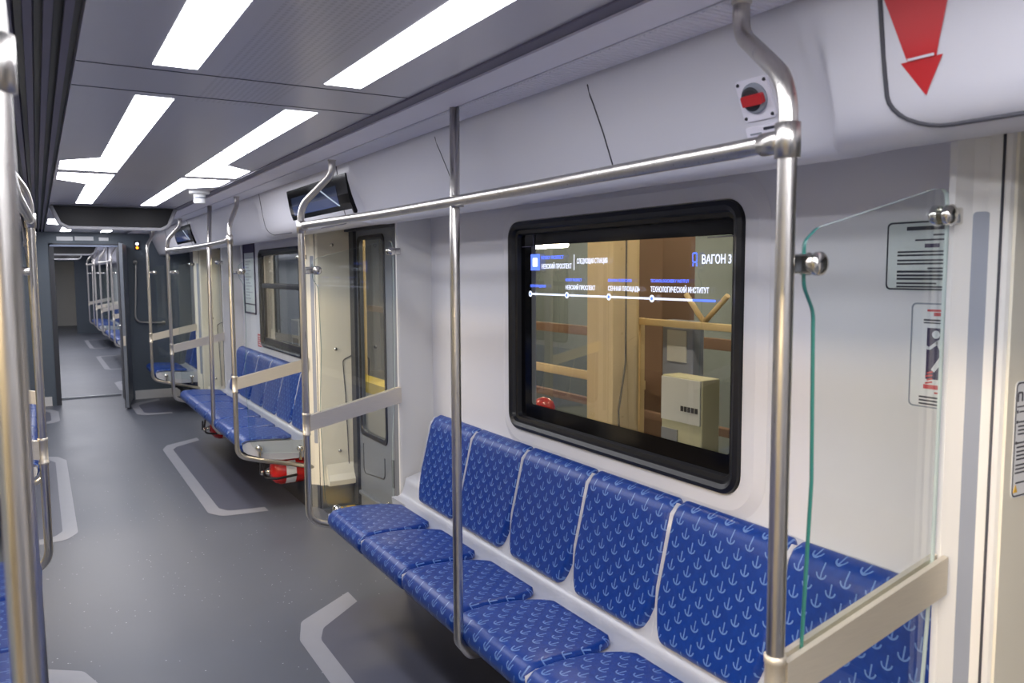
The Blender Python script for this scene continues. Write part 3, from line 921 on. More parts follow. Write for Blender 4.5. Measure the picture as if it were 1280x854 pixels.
# ------------------------------------------------------------------ bulkhead, gangway
def bulkhead(Y, th, xl, xr, zt, name, label):
    m = MB()
    outer = [(-1.40, 0), (xl, 0), (xl, zt), (xr, zt), (xr, 0), (1.40, 0), (1.40, 2.3), (-1.40, 2.3)]
    m.prism(outer, 'y', Y, Y+th)
    return tag(m.build(name, M['bulk']), label, 'bulkhead', kind='structure')
bk = bulkhead(Y_END, .06, -.40, .41, 2.03, 'wall_end', 'dark grey end bulkhead around the open gangway door')
m = MB()
for a, b in ((-.40, -.345), (.375, .41)): m.box(a, b, Y_END-.012, Y_END+.30, 0, 2.03)
m.box(-.40, .41, Y_END-.012, Y_END+.30, 2.0, 2.03)
fr = m.build('door_3', M['leafd']); tag(fr, 'dark frame of the open gangway door in the bulkhead', 'door frame', kind='structure')
m = MB(); m.box(-.39, .40, Y_END-.014, Y_END-.010, 1.992, 2.012); m.build('blue_edge', M['blueg'], fr)
# open leaf swung into this carriage
def leafpt(u, w): # u along the leaf from hinge, w across
    h = Vector((.455, Y_END-.02, 0)); e = Vector((.335, 10.70, 0)); d = (e-h).normalized(); n = Vector((-d.y, d.x, 0))
    return h+d*u+n*w
L_ = .82
m = MB(); q = [leafpt(0, -.02), leafpt(L_, -.02), leafpt(L_, .02), leafpt(0, .02)]
m.prism([(p.x, p.y) for p in q], 'z', .025, 2.015)
lf = m.build('door_4', M['leaf']); tag(lf, 'grey gangway door leaf standing open, seen almost edge on', 'door', kind='structure')
m = MB()
for w in (-.024, .020):
    q = [leafpt(L_-.03, w), leafpt(L_+.006, w), leafpt(L_+.006, w+.006), leafpt(L_-.03, w+.006)]; m.prism([(p.x, p.y) for p in q], 'z', .015, 2.03)
m.build('edge_seal', M['black'], lf)
m = MB(); q = [leafpt(L_-.002, -.012), leafpt(L_+.005, -.012), leafpt(L_+.005, .012), leafpt(L_-.002, .012)]; m.prism([(p.x, p.y) for p in q], 'z', .78, .90); m.build('lock_plate', M['bar'], lf)
m = MB(); a = leafpt(L_-.10, -.02); b = leafpt(L_-.10, -.075); m.tube([(a.x, a.y, 1.02), (b.x, b.y, 1.02)], .008); m.tube([(b.x, b.y, 1.02), (b.x+.07, b.y+.05, 1.02)], .009); m.build('door_handle', M['chrome'], lf)
# baseboards
for x0, x1, i in ((.50, 1.05, 1), (-.56, -.45, 2)):
    m = MB(); m.box(x0, x1, Y_END-.014, Y_END-.001, 0, .115)
    tag(m.build('baseboard_%s' % ('right' if i == 1 else 'left'), M['pill']), 'pale baseboard at the foot of the end bulkhead, %s of the door' % ('right' if i == 1 else 'left'), 'baseboard', kind='structure')
# notices above the gangway door
for k, (a, b, z0, z1, lab) in enumerate(((-.31, -.13, 2.065, 2.115, 'long pale'), (-.11, .10, 2.07, 2.12, 'middle pale'), (.16, .27, 2.07, 2.11, 'small pale'))):
    m = MB(); m.box(a, b, Y_END-.006, Y_END-.001, z0, z1)
    tag(m.build('notice_plate', M['white'], loc=((a+b)/2, Y_END, z0)), f'{lab} notice plate above the gangway door', 'notice', 'pale plates above the gangway door')
root = empty('indicator_lamp', (.60, Y_END-.01, 2.02), 'small white and orange indicator lamp right of the gangway door', 'indicator lamp')
m = MB(); m.box(.565, .635, Y_END-.018, Y_END-.001, 1.955, 2.075, 0, .004); m.build('housing', M['dark'], root)
m = MB(); m.lathe((.60, Y_END-.018, 2.035), (0, -1, 0), [(0, .018), (.006, .016), (.01, .008)]); m.build('white_lens', M['ledw'], root)
m = MB(); m.lathe((.60, Y_END-.018, 1.985), (0, -1, 0), [(0, .016), (.006, .014), (.01, .007)]); m.build('orange_lens', M['ledo'], root)
root = empty('grab_rail', (.57, Y_END-.05, 1.1), 'rounded steel grab rail fixed to the end bulkhead', 'grab rail')
m = MB(); m.tube(fillet([(.57, Y_END-.002, 1.80), (.57, Y_END-.06, 1.78), (.53, Y_END-.06, 1.02), (.86, Y_END-.06, 1.00), (.88, Y_END-.002, 1.0)], [.04, .1, .03], 8), .013, 0, 12); m.build('rail', M['steel'], root)
m = MB()
for p in ((.57, 1.80), (.88, 1.0)): m.lathe((p[0], Y_END-.001, p[1]), (0, -1, 0), [(0, .025), (.006, .024), (.008, .014)])
m.build('flange', M['steel'], root)

# gangway tunnel and next carriage
m = MB(); m.box(-.41, .42, Y_END+.06, Y2_START, -.06, -.002)
tag(m.build('floor_gangway', M['floor']), 'floor of the gangway between the carriages', 'floor', kind='structure')
m = MB(); m.box(-.36, .37, Y2_START-.05, Y2_START-.02, 0, .022); tag(m.build('trim_90', M['kick']), 'metal threshold of the gangway', 'threshold', kind='structure')
m = MB(); m.box(-.47, -.41, Y_END+.06, Y2_START, -.06, 2.2); m.box(.42, .48, Y_END+.06, Y2_START, -.06, 2.2); m.box(-.47, .48, Y_END+.06, Y2_START, 2.04, 2.2)
tag(m.build('wall_gangway', M['bulk']), 'grey blue lining of the gangway', 'wall', kind='structure')
bulkhead(Y2_START, .06, -.40, .41, 2.03, 'wall_next_near', 'near bulkhead of the next carriage')
m = MB(); m.box(-1.40, 1.40, Y2_START, Y2_END+4, -.06, 0); f2 = tag(m.build('floor_next', M['floor']), 'floor of the next carriage seen through the gangway', 'floor', kind='structure')
m = MB(); m.box(-.438, .438, Y2_START, Y2_END+4, CEIL, CEIL+.03); tag(m.build('ceiling_next', M['ceil']), 'ceiling of the next carriage', 'ceiling', kind='structure')
o = cove(1, Y2_START, Y2_END, 'trim_91', 'cove strips of the next carriage')
o = cove(-1, Y2_START, Y2_END, 'trim_92', 'left vent strip of the next carriage')
upper(1, Y2_START, Y2_END, DOORS2, 'wall_upper_next_right', 'upper right panel of the next carriage')
upper(-1, Y2_START, Y2_END, DOORS2, 'wall_upper_next_left', 'upper left panel of the next carriage')
wall(1, Y2_START, Y2_END, None, 'wall_next_right', 'right wall of the next carriage')
wall(-1, Y2_START, Y2_END, None, 'wall_next_left', 'left wall of the next carriage')
bulkhead(Y2_END, .06, -.30, .36, 2.0, 'wall_next_far', 'far bulkhead of the next carriage')
m = MB(); m.box(-1.4, 1.4, Y2_END+3.9, Y2_END+4, 0, 2.3); tag(m.build('wall_last', M['pill']), 'wall at the far end of the train view', 'wall', kind='structure')
C1, C2 = 15.22, 19.765
for y0, nm in ((C1, 'first'), (C2, 'second')):
    handrail(1, y0, y0+BL, y0+1.4, f'steel handrail frame along the {nm} bench of the next carriage', GH)
    screen(1, y0, -1, f'glass screen at the near end of the {nm} bench in the next carriage', GG)
    screen(1, y0+BL, 1, f'glass screen at the far end of the {nm} bench in the next carriage', GG)
    bench(1, y0, 6, f'the next carriage\'s {nm} bench', f'seats of the {nm} bench in the next carriage', shell_label=f'pale pan of the {nm} bench in the next carriage')
    pillar(1, y0+.016, -1, f'cream pillar near the {nm} bench of the next carriage', 'cream')
    m = MB(); w = 0
for y1 in (Y2_START+1.52,):
    handrail(1, y1-1.3, y1, 0, 'bent steel post just past the gangway in the next carriage', GH, rail=False, near=False)
    screen(1, y1, 1, 'glass screen just past the gangway in the next carriage', GG)
def bracket2(s, y0, y1):
    w = .085; x0, x1 = .395, .765
    m = MB(s); m.grid([[(x1, y0, .0016), (x0+.07, y0+.02, .0016), (x0, y0+.15, .0016), (x0, y1-.15, .0016), (x0+.07, y1-.02, .0016), (x1, y1, .0016)],
                       [(x1, y0+.1, .0016), (x0+.12, y0+.11, .0016), (x0+w, y0+.2, .0016), (x0+w, y1-.2, .0016), (x0+.12, y1-.11, .0016), (x1, y1-.1, .0016)]], 0, False)
    m.build('floor_marking', M['mark'], f2)
for y0 in (C1, C2): bracket2(1, y0+.1, y0+BL-.1)
bracket2(1, 12.4, 13.6)
beam(16.7, -.43, .445, 2.0, 'black display across the ceiling of the next carriage, nearer one')
beam(22.0, -.43, .445, 2.0, 'black display across the ceiling of the next carriage, farther one')
for s in (1, -1):
    for c_, nm in ((14.37, 'first'), (18.91, 'second'), (23.45, 'third')):
        for sg in (-1, 1):
            end = 'far' if sg > 0 else 'near'
            if c_+sg*2.1 > Y2_END or c_+sg*2.1 < Y2_START: continue
            light(s, rect(c_+sg*1.065, c_+sg*2.075), f'straight light panel, {end} end of the {nm} {side[s]} run in the next carriage')
            light(s, elbow(c_, sg), f'elbow light panel, {end} half of the {nm} {side[s]} pair in the next carriage')
m = MB(); m.box(-.30, -.14, Y2_END+3.88, Y2_END+3.90, .95, 1.85)
tag(m.build('wall_poster', M['redsign'], loc=(-.22, Y2_END+3.88, .95)), 'small red panel far away at the end of the train', 'panel')

for s in (1, -1): light(s, rect(Y2_END+.6, Y2_END+1.6), f'light panel on the {side[s]} at the far end of the train')
# back wall behind the camera
m = MB(); m.box(-1.4, 1.4, Y_BACK-.06, Y_BACK, 0, 2.3); tag(m.build('wall_back', M['pill']), 'bulkhead behind the camera', 'wall', kind='structure')
m = MB(); m.box(-1.4, 1.4, Y_BACK, Y2_END+4, 2.24, 2.30); tag(m.build('ceiling_roof', M['dark']), 'roof of the carriages above the ceiling panels', 'roof', kind='structure')
for s in (1, -1):
    m = MB(s); m.box(1.24, 1.40, Y_BACK, -.66, 0, 2.0)
    tag(m.build('wall_near_%s' % side[s], M['wall']), 'carriage wall near the camera', 'wall', kind='structure')
    m = MB(s); m.box(1.34, 1.40, Y_BACK, Y_END, 1.985, 2.26); tag(m.build('wall_top_%s' % side[s], M['wall']), 'upper outer carriage wall', 'wall', kind='structure')

# ------------------------------------------------------------------ signs and controls
RT, UP = (0, -1, 0), (0, 0, 1)
def lines(parent, x, y_l, y_r, rows, mat, name='printed_lines'):
    """thin printed bars: rows of (z, height, start, end) across y_l..y_r"""
    m = MB()
    for z, h, a, b in rows:
        ya = y_l+(y_r-y_l)*a; yb = y_l+(y_r-y_l)*b
        m.box(x-.0012, x, ya, yb, z, z+h)
    return m.build(name, mat, parent)
def plaque(name, x, y0, y1, z0, z1, mat, label, cat, edge=None, r=.012):
    root = empty(name, (x, (y0+y1)/2, z0), label, cat)
    m = MB(); m.prism(rrect(y0, y1, z0, z1, r, 5), 'x', x-.0010, x); m.build('sheet', mat, root)
    if edge:
        lp = rrect(y0+.002, y1-.002, z0+.002, z1-.002, r, 5); li = rrect(y0+.006, y1-.006, z0+.006, z1-.006, r*.8, 5)
        m = MB(); m.ring([(x-.0016, a, b) for a, b in lp], [(x-.0016, a, b) for a, b in li]); m.build('border_line', edge, root)
    return root
x = WX-.0005
n1 = plaque('notice_sticker', x, .985, 1.225, 1.60, 1.765, M['greenish'], 'pale rounded rules sticker with grey lines on the wall behind the near glass screen', 'sticker', M['ink'])
lines(n1, x-.001, 1.205, .985, [(1.742, .009, .15, .62), (1.728, .004, .45, .62), (1.717, .004, .25, .8), (1.690, .004, .05, .6), (1.682, .004, .05, .9), (1.670, .004, .05, .7), (1.662, .004, .05, .86), (1.651, .004, .4, .7), (1.643, .005, .05, .9), (1.634, .005, .05, .9), (1.626, .005, .05, .92), (1.616, .004, .05, .5), (1.608, .004, .05, .9)], M['ink'])
lines(n1, x-.0012, 1.205, .985, [(1.701, .009, .36, .52)], M['violet'], 'bold_number')
n2 = plaque('warning_sticker', x, .985, 1.155, 1.325, 1.575, M['white'], 'tall white warning sticker with a running figure behind the near glass screen', 'sticker', M['slot'])
lines(n2, x-.001, 1.145, .985, [(1.553, .005, .2, .62), (1.543, .008, .3, .62)], M['inkred'], 'red_heading')
lines(n2, x-.001, 1.145, .985, [(1.531, .004, .15, .7), (1.525, .003, .15, .75), (1.350, .004, .12, .8), (1.342, .004, .12, .8), (1.334, .004, .12, .5)], M['ink'])
lines(n2, x-.001, 1.145, .985, [(1.372, .010, .18, .72), (1.362, .004, .35, .6)], M['inkred'], 'red_caption')
m = MB(); yy = 1.10
m.box(x-.0014, x-.0006, 1.045, 1.112, 1.395, 1.515); m.build('dark_doorway_pictogram', M['violet'], n2)
m = MB()   # running figure
def disc(m, y, z, r, xx, n=14): m.prism([(y+r*math.cos(2*PI*k/n), z+r*math.sin(2*PI*k/n)) for k in range(n)], 'x', xx-.0006, xx)
xx = x-.0016
disc(m, 1.090, 1.500, .0095, xx)
def limb(m, a, b, w0, w1, xx):
    d = (Vector(b)-Vector(a)).normalized(); n = Vector((-d.y, d.x))
    A, B = Vector(a), Vector(b); m.prism([tuple(A+n*w0), tuple(B+n*w1), tuple(B-n*w1), tuple(A-n*w0)], 'x', xx-.0006, xx)
limb(m, (1.083, 1.488), (1.066, 1.455), .009, .008, xx); limb(m, (1.066, 1.456), (1.095, 1.415), .007, .005, xx)
limb(m, (1.066, 1.456), (1.060, 1.425), .007, .005, xx); limb(m, (1.060, 1.425), (1.045, 1.402), .005, .004, xx)
limb(m, (1.085, 1.482), (1.106, 1.466), .004, .0035, xx); limb(m, (1.106, 1.466), (1.118, 1.474), .0035, .003, xx)
limb(m, (1.075, 1.478), (1.055, 1.470), .004, .0035, xx)
m.build('running_figure', M['white'], n2)
m = MB()
for k in range(4): limb(m, (1.112-.004*(k % 2), 1.385+k*.008), (1.095, 1.389+k*.008), .002, .002, xx)
m.build('red_spring', M['inkred'], n2)
# notice on the near door jamb
ja = .962-.1045
root = empty('jamb_notice', (1.20, ja, 1.2), 'white notice with black text on the cream jamb at the right picture edge', 'notice')
m = MB(); m.prism(rrect(1.135, 1.30, 1.185, 1.425, .012, 5), 'y', ja-.001, ja); m.build('sheet', M['white'], root)
m = MB(); lo = rrect(1.137, 1.298, 1.187, 1.423, .011, 5); li = rrect(1.140, 1.295, 1.190, 1.420, .009, 5)
m.ring([(a, ja-.0016, b) for a, b in lo], [(a, ja-.0016, b) for a, b in li]); m.build('border_line', M['ink'], root)
m = MB(); m.box(1.142, 1.293, ja-.0016, ja-.0008, 1.372, 1.3745)
for z, a in ((1.361, 1.152), (1.340, 1.150), (1.331, 1.150), (1.323, 1.150), (1.315, 1.150), (1.297, 1.149), (1.288, 1.148), (1.279, 1.148), (1.271, 1.148), (1.263, 1.148), (1.251, 1.147), (1.243, 1.147), (1.235, 1.146), (1.214, 1.150)):
    m.box(a, 1.285, ja-.0016, ja-.0008, z, z+.003)
for z in (1.360, 1.339, 1.296): m.box(1.143, 1.148, ja-.0016, ja-.0008, z, z+.006)
m.build('printed_lines', M['ink'], root)
m = MB(); m.tube(fillet([(1.144, ja-.0014, 1.384), (1.144, ja-.0014, 1.402), (1.160, ja-.0014, 1.402), (1.160, ja-.0014, 1.384)], .004), .0018, 0, 6); m.build('bold_mark', M['ink'], root)
m = MB(); m.prism([(1.142, 1.196), (1.158, 1.196), (1.150, 1.212)], 'y', ja-.0018, ja-.0008); m.build('yellow_triangle', M['yellow'], root)
# grey recess edge on the near jamb
root = None
# map frame and small red sticker on the second bench wall
mp = plaque('line_map', x, 7.79, 8.25, 1.26, 1.93, M['greenish'], 'tall framed map on the wall left of the second window', 'map', M['ink'], .006)
m = MB(); m.box(x-.004, x-.001, 7.79, 8.25, 1.845, 1.93); m.build('blue_header', M['violet'], mp)
m = MB()
for a, b, c_, d in ((7.785, 7.80, 1.255, 1.935), (8.24, 8.255, 1.255, 1.935), (7.785, 8.255, 1.255, 1.27), (7.785, 8.255, 1.92, 1.935), (7.785, 8.255, 1.345, 1.353)): m.box(x-.010, x-.0005, a, b, c_, d)
m.build('frame', M['violet'], mp)
lines(mp, x-.001, 8.22, 7.82, [(1.40+.03*k, .007, .05, .35+.6*random.random()) for k in range(14)], M['slot'])
rs = plaque('red_sticker', x, 7.60, 7.77, .955, 1.075, M['redsign'], 'small red and white sticker on the wall above the second bench', 'sticker', None, .004)
lines(rs, x-.001, 7.75, 7.62, [(1.05-.02*k, .009, 0.05+.1*(k % 2), .9-.2*(k % 3)) for k in range(5)], M['white'])

# call unit on the upper panel above the near bench
yc, zc = 1.248, 2.018
def on_panel(y, z, off=0.): return (surf(z, 0)-off, y, z)
root = empty('call_unit', on_panel(yc, zc), 'square plate with round dial and red knob on the upper panel by the near post', 'call unit')
dz = Vector(on_panel(yc, zc+.05))-Vector(on_panel(yc, zc-.05)); uv = dz.normalized(); nv = Vector((0, -1, 0)).cross(uv).normalized()
if nv.x > 0: nv = -nv
ctr = Vector(on_panel(yc, zc))
def pl(u, v, w=0): return ctr+Vector((0, -1, 0))*u+uv*v+nv*w
def slab(m, lp, w0, w1):
    a = [tuple(pl(u, v, w1)) for u, v in lp]; b = [tuple(pl(u, v, w0)) for u, v in lp]; m.plate(a, []); m.ring(a, b)
m = MB(); slab(m, rrect(-.045, .042, -.044, .046, .008, 4), -.006, .006); m.build('plate', M['cove_lt'], root)
m = MB(); m.lathe(pl(0, .004, .005), nv, [(0, .033), (.006, .033), (.007, .028)]); m.build('dial', M['slot'], root)
m = MB(); m.lathe(pl(-.006, .004, .008), nv, [(0, .026), (.005, .026), (.006, .02)]); m.build('dial_ring', M['dark'], root)
m = MB(); slab(m, rrect(-.026, .030, -.009, .014, .005, 4), .008, .022); m.build('knob', M['redsign'], root)
for u, v in ((-.038, .038), (.035, -.036), (-.038, -.036), (.035, .038)):
    m = MB(); m.lathe(pl(u, v, .006), nv, [(0, .004), (.003, .003)]); m.build('screw', M['dark'], root)
root2 = empty('call_unit_label', tuple(pl(0, -.075)), 'small printed label below the round dial plate on the upper panel', 'label')
m = MB(); slab(m, rrect(-.048, .048, -.100, -.056, .004, 4), -.004, .0065); m.build('sheet', M['cove_lt'], root2)
m = MB(); slab(m, rrect(.002, .042, -.067, -.061, .001, 2), 0, .0075); slab(m, rrect(-.012, .008, -.090, -.080, .001, 2), 0, .0075); m.build('dark_print', M['ink'], root2)
m = MB(); slab(m, rrect(-.038, -.006, -.074, -.070, .001, 2), 0, .0075); slab(m, rrect(.012, .042, -.092, -.088, .001, 2), 0, .0075); m.build('pale_print', M['slot'], root2)
m = MB(); slab(m, rrect(.010, .045, -.099, -.095, .001, 2), 0, .0075); m.build('red_print', M['redsign'], root2)
# red arrow sticker on the door housing: follows the moulded surface
root = empty('red_arrow_sticker', (.75, .86, 1.93), 'red downward arrow sticker on the panel above the near door pillar', 'arrow sticker')
m = MB()
def arrow_row(z, a, b): return [(surf(z, 1)-.0016, a+(b-a)*k/6, z) for k in range(7)]
rows = [arrow_row(2.15-.0131*k, .922-.0043*k, .783+.0037*k) for k in range(0, 12)]
m.grid(rows)
zt = 2.004
rows = [arrow_row(zt+.004-.060*k/8, .888-.0405*k/8, .812+.0355*k/8) for k in range(0, 9)]
m.grid(rows)
m.build('arrow', M['redsign'], root, recalc=False)
m = MB(); m.grid([[(q[0]-.002, q[1], q[2]) for q in arrow_row(z, .874, .826)] for z in (2.0125, 2.0085)]); m.build('white_gap', M['cove'], root, recalc=False)

# lit route display inside the near window
xd = WX+.004
root = empty('route_display', (xd, 2.30, 1.56), 'lit white and blue route diagram with Cyrillic stations on the near window', 'route display')
def T(name, s, size, y, z, mat, sx=1.0): return text(name, s, size, (xd, y, z), RT, UP, mat, root, sx)
m = MB(); m.box(xd, xd+.001, 2.800, 2.868, 1.655, 1.722); m.build('line_number_square', M['oledb'], root)
m = MB(); m.prism(rrect(2.815, 2.853, 1.670, 1.707, .006, 3), 'x', xd-.001, xd); m.build('square_core', M['oled'], root)
T('english_heading', 'NEVSKY PROSPECT', .020, 2.788, 1.700, M['oledb'], .95)
T('station_heading', 'НЕВСКИЙ ПРОСПЕКТ', .026, 2.785, 1.662, M['oled'], .78)
m = MB(); m.box(xd, xd+.001, 2.552, 2.555, 1.655, 1.715); m.build('divider', M['oled'], root)
T('next_heading', 'СЛЕДУЮЩАЯ СТАНЦИЯ', .026, 2.535, 1.680, M['oled'], .62)
T('carriage_number', 'ВАГОН 3', .038, 1.862, 1.672, M['oled'], .80)
m = MB(); m.ring([(xd, a, b) for a, b in rrect(1.880, 1.903, 1.675, 1.708, .006, 3)], [(xd, a, b) for a, b in rrect(1.884, 1.899, 1.680, 1.703, .004, 3)])
m.box(xd, xd+.001, 1.881, 1.886, 1.664, 1.674); m.box(xd, xd+.001, 1.897, 1.902, 1.664, 1.674); m.build('train_icon', M['oledb'], root)
m = MB(); m.box(xd, xd+.001, 1.90, 2.872, 1.5535, 1.5605); m.build('route_line', M['oled'], root)
m = MB(); m.box(xd, xd+.001, 1.80, 1.90, 1.5535, 1.5605); m.build('route_line_end', M['oledb'], root)
for k, y in enumerate((2.872, 2.602, 2.333, 2.095)):
    m = MB(); m.lathe((xd+.0005, y, 1.557), (-1, 0, 0), [(0, .0125), (.0008, .0125)], 0, 20); dot = m.build('stop_dot', M['oled'], root)
    m = MB(); m.lathe((xd-.0006, y, 1.557), (-1, 0, 0), [(0, .006), (.0008, .006)], 0, 16); m.build('stop_core', M['oledb'], root)
for y, en, ru, sz in ((2.872, 'GOSTINY', '', .02), (2.612, 'NEVSKY PROSPECT', 'НЕВСКИЙ ПРОСПЕКТ', .023), (2.338, 'SENNAYA PLOSHCHAD', 'СЕННАЯ ПЛОЩАДЬ', .023), (2.103, 'TECHNOLOGICHESKY INSTITUT', 'ТЕХНОЛОГИЧЕСКИЙ ИНСТИТУТ', .025)):
    if ru:
        T('station_name', ru, sz, y, 1.580, M['oled'], .80 if 'ТЕХ' not in ru else .68); T('station_english', en, .015, y, 1.612, M['oledb'], .85)
    else:
        T('station_english', 'ПЕТРОГРАДСКАЯ', .015, y, 1.585, M['oledb'], .9)

# ------------------------------------------------------------------ depot outside the right-hand windows
m = MB(); m.box(1.8, 12, -8, 22, -1.25, -1.2); tag(m.build('ground_depot', M['depotf']), 'concrete depot floor outside the window', 'ground', kind='structure')
m = MB(); m.box(8.0, 8.2, -6, 22, -1.2, 5); tag(m.build('wall_depot', M['depot']), 'dark depot wall far outside the window', 'wall', kind='structure')
m = MB(); m.box(-6.2, 8.2, -6, 22, 4.2, 4.3); tag(m.build('ceiling_depot', M['depot']), 'dark depot roof outside', 'ceiling', kind='structure')
def column(x0, x1, y0, y1, mat, label, cable=False):
    root = empty('steel_column', ((x0+x1)/2, (y0+y1)/2, -1.2), label, 'column', 'painted columns outside the window')
    m = MB(); m.box(x0, x1, y0, y1, -1.2, 4.2, 0, .01); m.build('shaft', mat, root)
    m = MB(); m.box(x0-.05, x1+.05, y0-.05, y1+.05, -1.2, -1.1); m.build('base_plate', mat, root)
    if cable:
        m = MB(); m.tube(fillet([(x0+.12, y0-.02, 4), (x0+.12, y0-.02, .9), (x0+.05, y0-.02, .5), (x0+.08, y0-.02, -.4)], .1), .008); m.build('cable', M['dark'], root)
    return root
column(3.5, 3.78, 5.22, 5.58, M['beige'], 'bright beige column outside the middle of the near window', True)
column(4.4, 4.8, 5.64, 6.12, M['brown'], 'brown column right of the beige one outside the near window')
column(2.9, 2.98, 9.52, 9.86, M['beige'], 'beige column seen through the sliding door window')
column(3.4, 3.7, 13.1, 13.7, M['beige'], 'beige column seen through the second window')
root = empty('equipment_cabinet', (3.4, 4.1, -1.2), 'cream metal cabinet outside the lower right of the near window', 'cabinet')
m = MB(); m.box(3.2, 3.36, 3.87, 4.27, -1.2, .93, 0, .01); m.build('body', M['cab'], root)
m = MB(); m.box(3.188, 3.2, 3.88, 4.26, .62, .92); m.build('upper_panel', M['cabw'], root)
m = MB(); m.box(3.19, 3.2, 4.10, 4.26, -.2, .56); m.build('lower_door', M['slot'], root)
m = MB()
for k in range(5): m.box(3.184, 3.188, 3.90+.034*k, 3.925+.034*k, .70, .735)
m.build('printed_letters', M['ink'], root)
root = empty('wall_cabinet', (4.0, 5.0, .8), 'pale blue grey upright panel standing behind the cream cabinet', 'panel')
m = MB(); m.box(4.0, 4.12, 4.81, 5.18, -1.2, 1.24, 0, .008); m.build('body', M['blueg'], root)
m = MB(); m.box(3.99, 4.0, 4.88, 5.11, .9, 1.16); m.build('upper_door', M['cabw'], root)
def railing(x, y0, y1, z, h, mat, label):
    o = MB(); o.box(x, x+.06, y0, y1, z, z+h, 0, .005)
    for yp in (y0+.25, y1-.25): o.box(x+.06, x+.11, yp-.03, yp+.03, -1.2, z+h, 0, .004)
    return tag(o.build('guard_beam', mat, loc=(x, (y0+y1)/2, z)), label, 'beam', 'horizontal beams outside the window')
m = MB(); m.box(-6.0, -1.55, -6, 22, -1.25, -.06); tag(m.build('ground_platform', M['depotf']), 'concrete platform outside the left doors', 'ground', kind='structure')
m = MB(); m.box(-6.2, -6.0, -6, 22, -1.2, 5); tag(m.build('wall_depot_left', M['cab']), 'pale depot wall outside the left doors', 'wall', kind='structure')
railing(3.9, 1.5, 5.70, 1.19, .055, M['beige'], 'upper beige beam crossing outside the right half of the near window')
railing(4.2, 5.7, 12, .555, .085, M['beige'], 'pale beam low outside the left half of the near window')
railing(4.2, 4.6, 12, .30, .07, M['brown'], 'brown beam below the pale one outside the near window')
railing(4.6, 4.6, 16, .95, .10, M['brown'], 'rust brown beam farther back outside the near window')
root = empty('beam_brace', (4.0, 4.7, 1.22), 'beige V-shaped brace above the beam outside the near window', 'brace')
for a, b in (((4.0, 4.69, 1.24), (4.0, 4.90, 1.46)), ((4.0, 4.69, 1.24), (4.0, 4.44, 1.46))):
    m = MB(); m.tube([a, b], .022, 0, 8); m.build('strut', M['beige'], root)
root = empty('warning_lamp', (3.2, 5.80, .44), 'red domed lamp outside the lower left corner of the near window', 'lamp')
m = MB(); m.lathe((3.2, 5.80, .45), (0, 0, 1), [(0, .10), (.03, .10), (.07, .085), (.10, .05), (.112, .01)]); m.build('dome', M['red'], root)
m = MB(); m.cyl((3.2, 5.80, -1.2), (3.2, 5.80, .45), .03); m.build('stand', M['dark'], root)
root = empty('platform_block', (2.7, 8.3, -1.2), 'yellow painted platform edge seen through the sliding door window', 'platform')
m = MB(); m.box(2.58, 2.80, 7.4, 9.3, .31, .43); m.build('edge', M['yel'], root)
m = MB(); m.box(2.60, 2.80, 7.4, 9.3, -1.2, .31); m.build('base', M['cabw'], root)
root = empty('equipment_rack', (3.2, 13, -1.2), 'grey white equipment rack seen through the second window', 'rack')
m = MB(); m.box(3.0, 3.4, 12.65, 13.08, -1.2, .9, 0, .01); m.build('body', M['cabw'], root)
m = MB(); m.box(2.99, 3.0, 12.7, 13.0, .35, .6); m.build('dark_panel', M['dark'], root)
m = MB(); m.box(2.985, 3.0, 12.68, 13.05, .65, .88); m.build('blue_sign', M['blueg'], root)
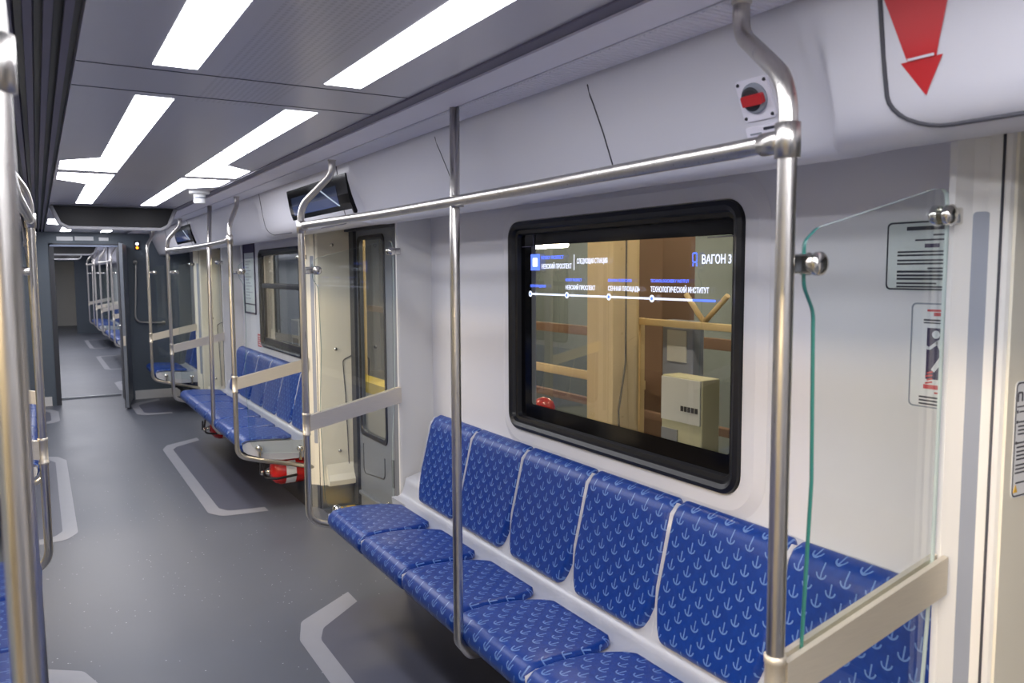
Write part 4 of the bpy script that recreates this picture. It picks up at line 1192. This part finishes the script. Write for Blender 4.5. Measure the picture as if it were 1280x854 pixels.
for k, (xx, yy, zz, ln) in enumerate(((6.0, 7.95, 1.86, .9), (6.0, 10.6, 2.03, 2.2), (2.2, 7.6, 2.7, 1.4), (5.8, 13.5, 2.9, 1.8), (2.6, 4.2, 3.6, 1.6), (5.5, 4.6, 3.4, 1.6), (-2.6, -.3, 2.22, 2.2), (-2.6, 4.1, 2.2, 2.0))):
    root = empty('tube_lamp', (xx, yy, zz), ['depot tube lamp outside the near window above the brown column', 'depot tube lamp deep behind the near window', 'depot tube lamp outside the sliding doors', 'depot tube lamp outside the second window', 'depot tube lamp above the carriage side', 'depot tube lamp over the cream cabinet', 'depot tube lamp outside the open left doorway', 'depot tube lamp outside the second left doorway'][k], 'tube lamp', 'depot lamps outside')
    m = MB(); m.box(xx-.06, xx+.06, yy-ln/2, yy+ln/2, zz+.04, zz+.09); m.build('lamp_housing', M['dark'], root)
    m = MB(); m.cyl((xx, yy-ln/2+.03, zz), (xx, yy+ln/2-.03, zz), .035); m.build('tube', M['warmtube'] if xx < 0 else M['tube'], root)
    m = MB(); m.cyl((xx, yy, zz+.09), (xx, yy, 4.2), .01); m.build('hanger', M['dark'], root)

# ------------------------------------------------------------------ world, camera
w = bpy.data.worlds.new('World'); S.world = w; w.use_nodes = True
w.node_tree.nodes['Background'].inputs[0].default_value = (.5, .55, .62, 1); w.node_tree.nodes['Background'].inputs[1].default_value = .05

F, YAW, PIT, ROL = 1001.42, .5338, .0869, .005
cy, sy = math.cos(YAW), math.sin(YAW)
fw = Vector((sy, cy, 0)); rt = Vector((cy, -sy, 0)); up = Vector((0, 0, 1))
fw2 = fw*math.cos(PIT)-up*math.sin(PIT); up2 = up*math.cos(PIT)+fw*math.sin(PIT)
rt3 = rt*math.cos(ROL)-up2*math.sin(ROL); up3 = up2*math.cos(ROL)+rt*math.sin(ROL)
cam = bpy.data.cameras.new('Camera'); cam.sensor_width = 36; cam.lens = F/1280*36; cam.clip_start = .05; cam.clip_end = 100
cam.dof.use_dof = True; cam.dof.focus_distance = 3.4; cam.dof.aperture_fstop = 5.0
co = bpy.data.objects.new('Camera', cam); COL.objects.link(co)
mt = Matrix.Identity(4)
for i, v in enumerate((rt3, up3, -fw2)):
    for j in range(3): mt[j][i] = v[j]
mt.translation = Vector((-.545, 0, 1.65)); co.matrix_world = mt
S.camera = co

S.view_settings.view_transform = 'Standard'; S.view_settings.look = 'None'
S.view_settings.exposure = 0.0; S.view_settings.gamma = 1.0
try: S.view_settings.use_curve_mapping = False
except Exception: pass
S.cycles.use_denoising = True
S.cycles.max_bounces = 8; S.cycles.diffuse_bounces = 4; S.cycles.glossy_bounces = 4; S.cycles.transparent_max_bounces = 32
S.cycles.sample_clamp_indirect = 6.0
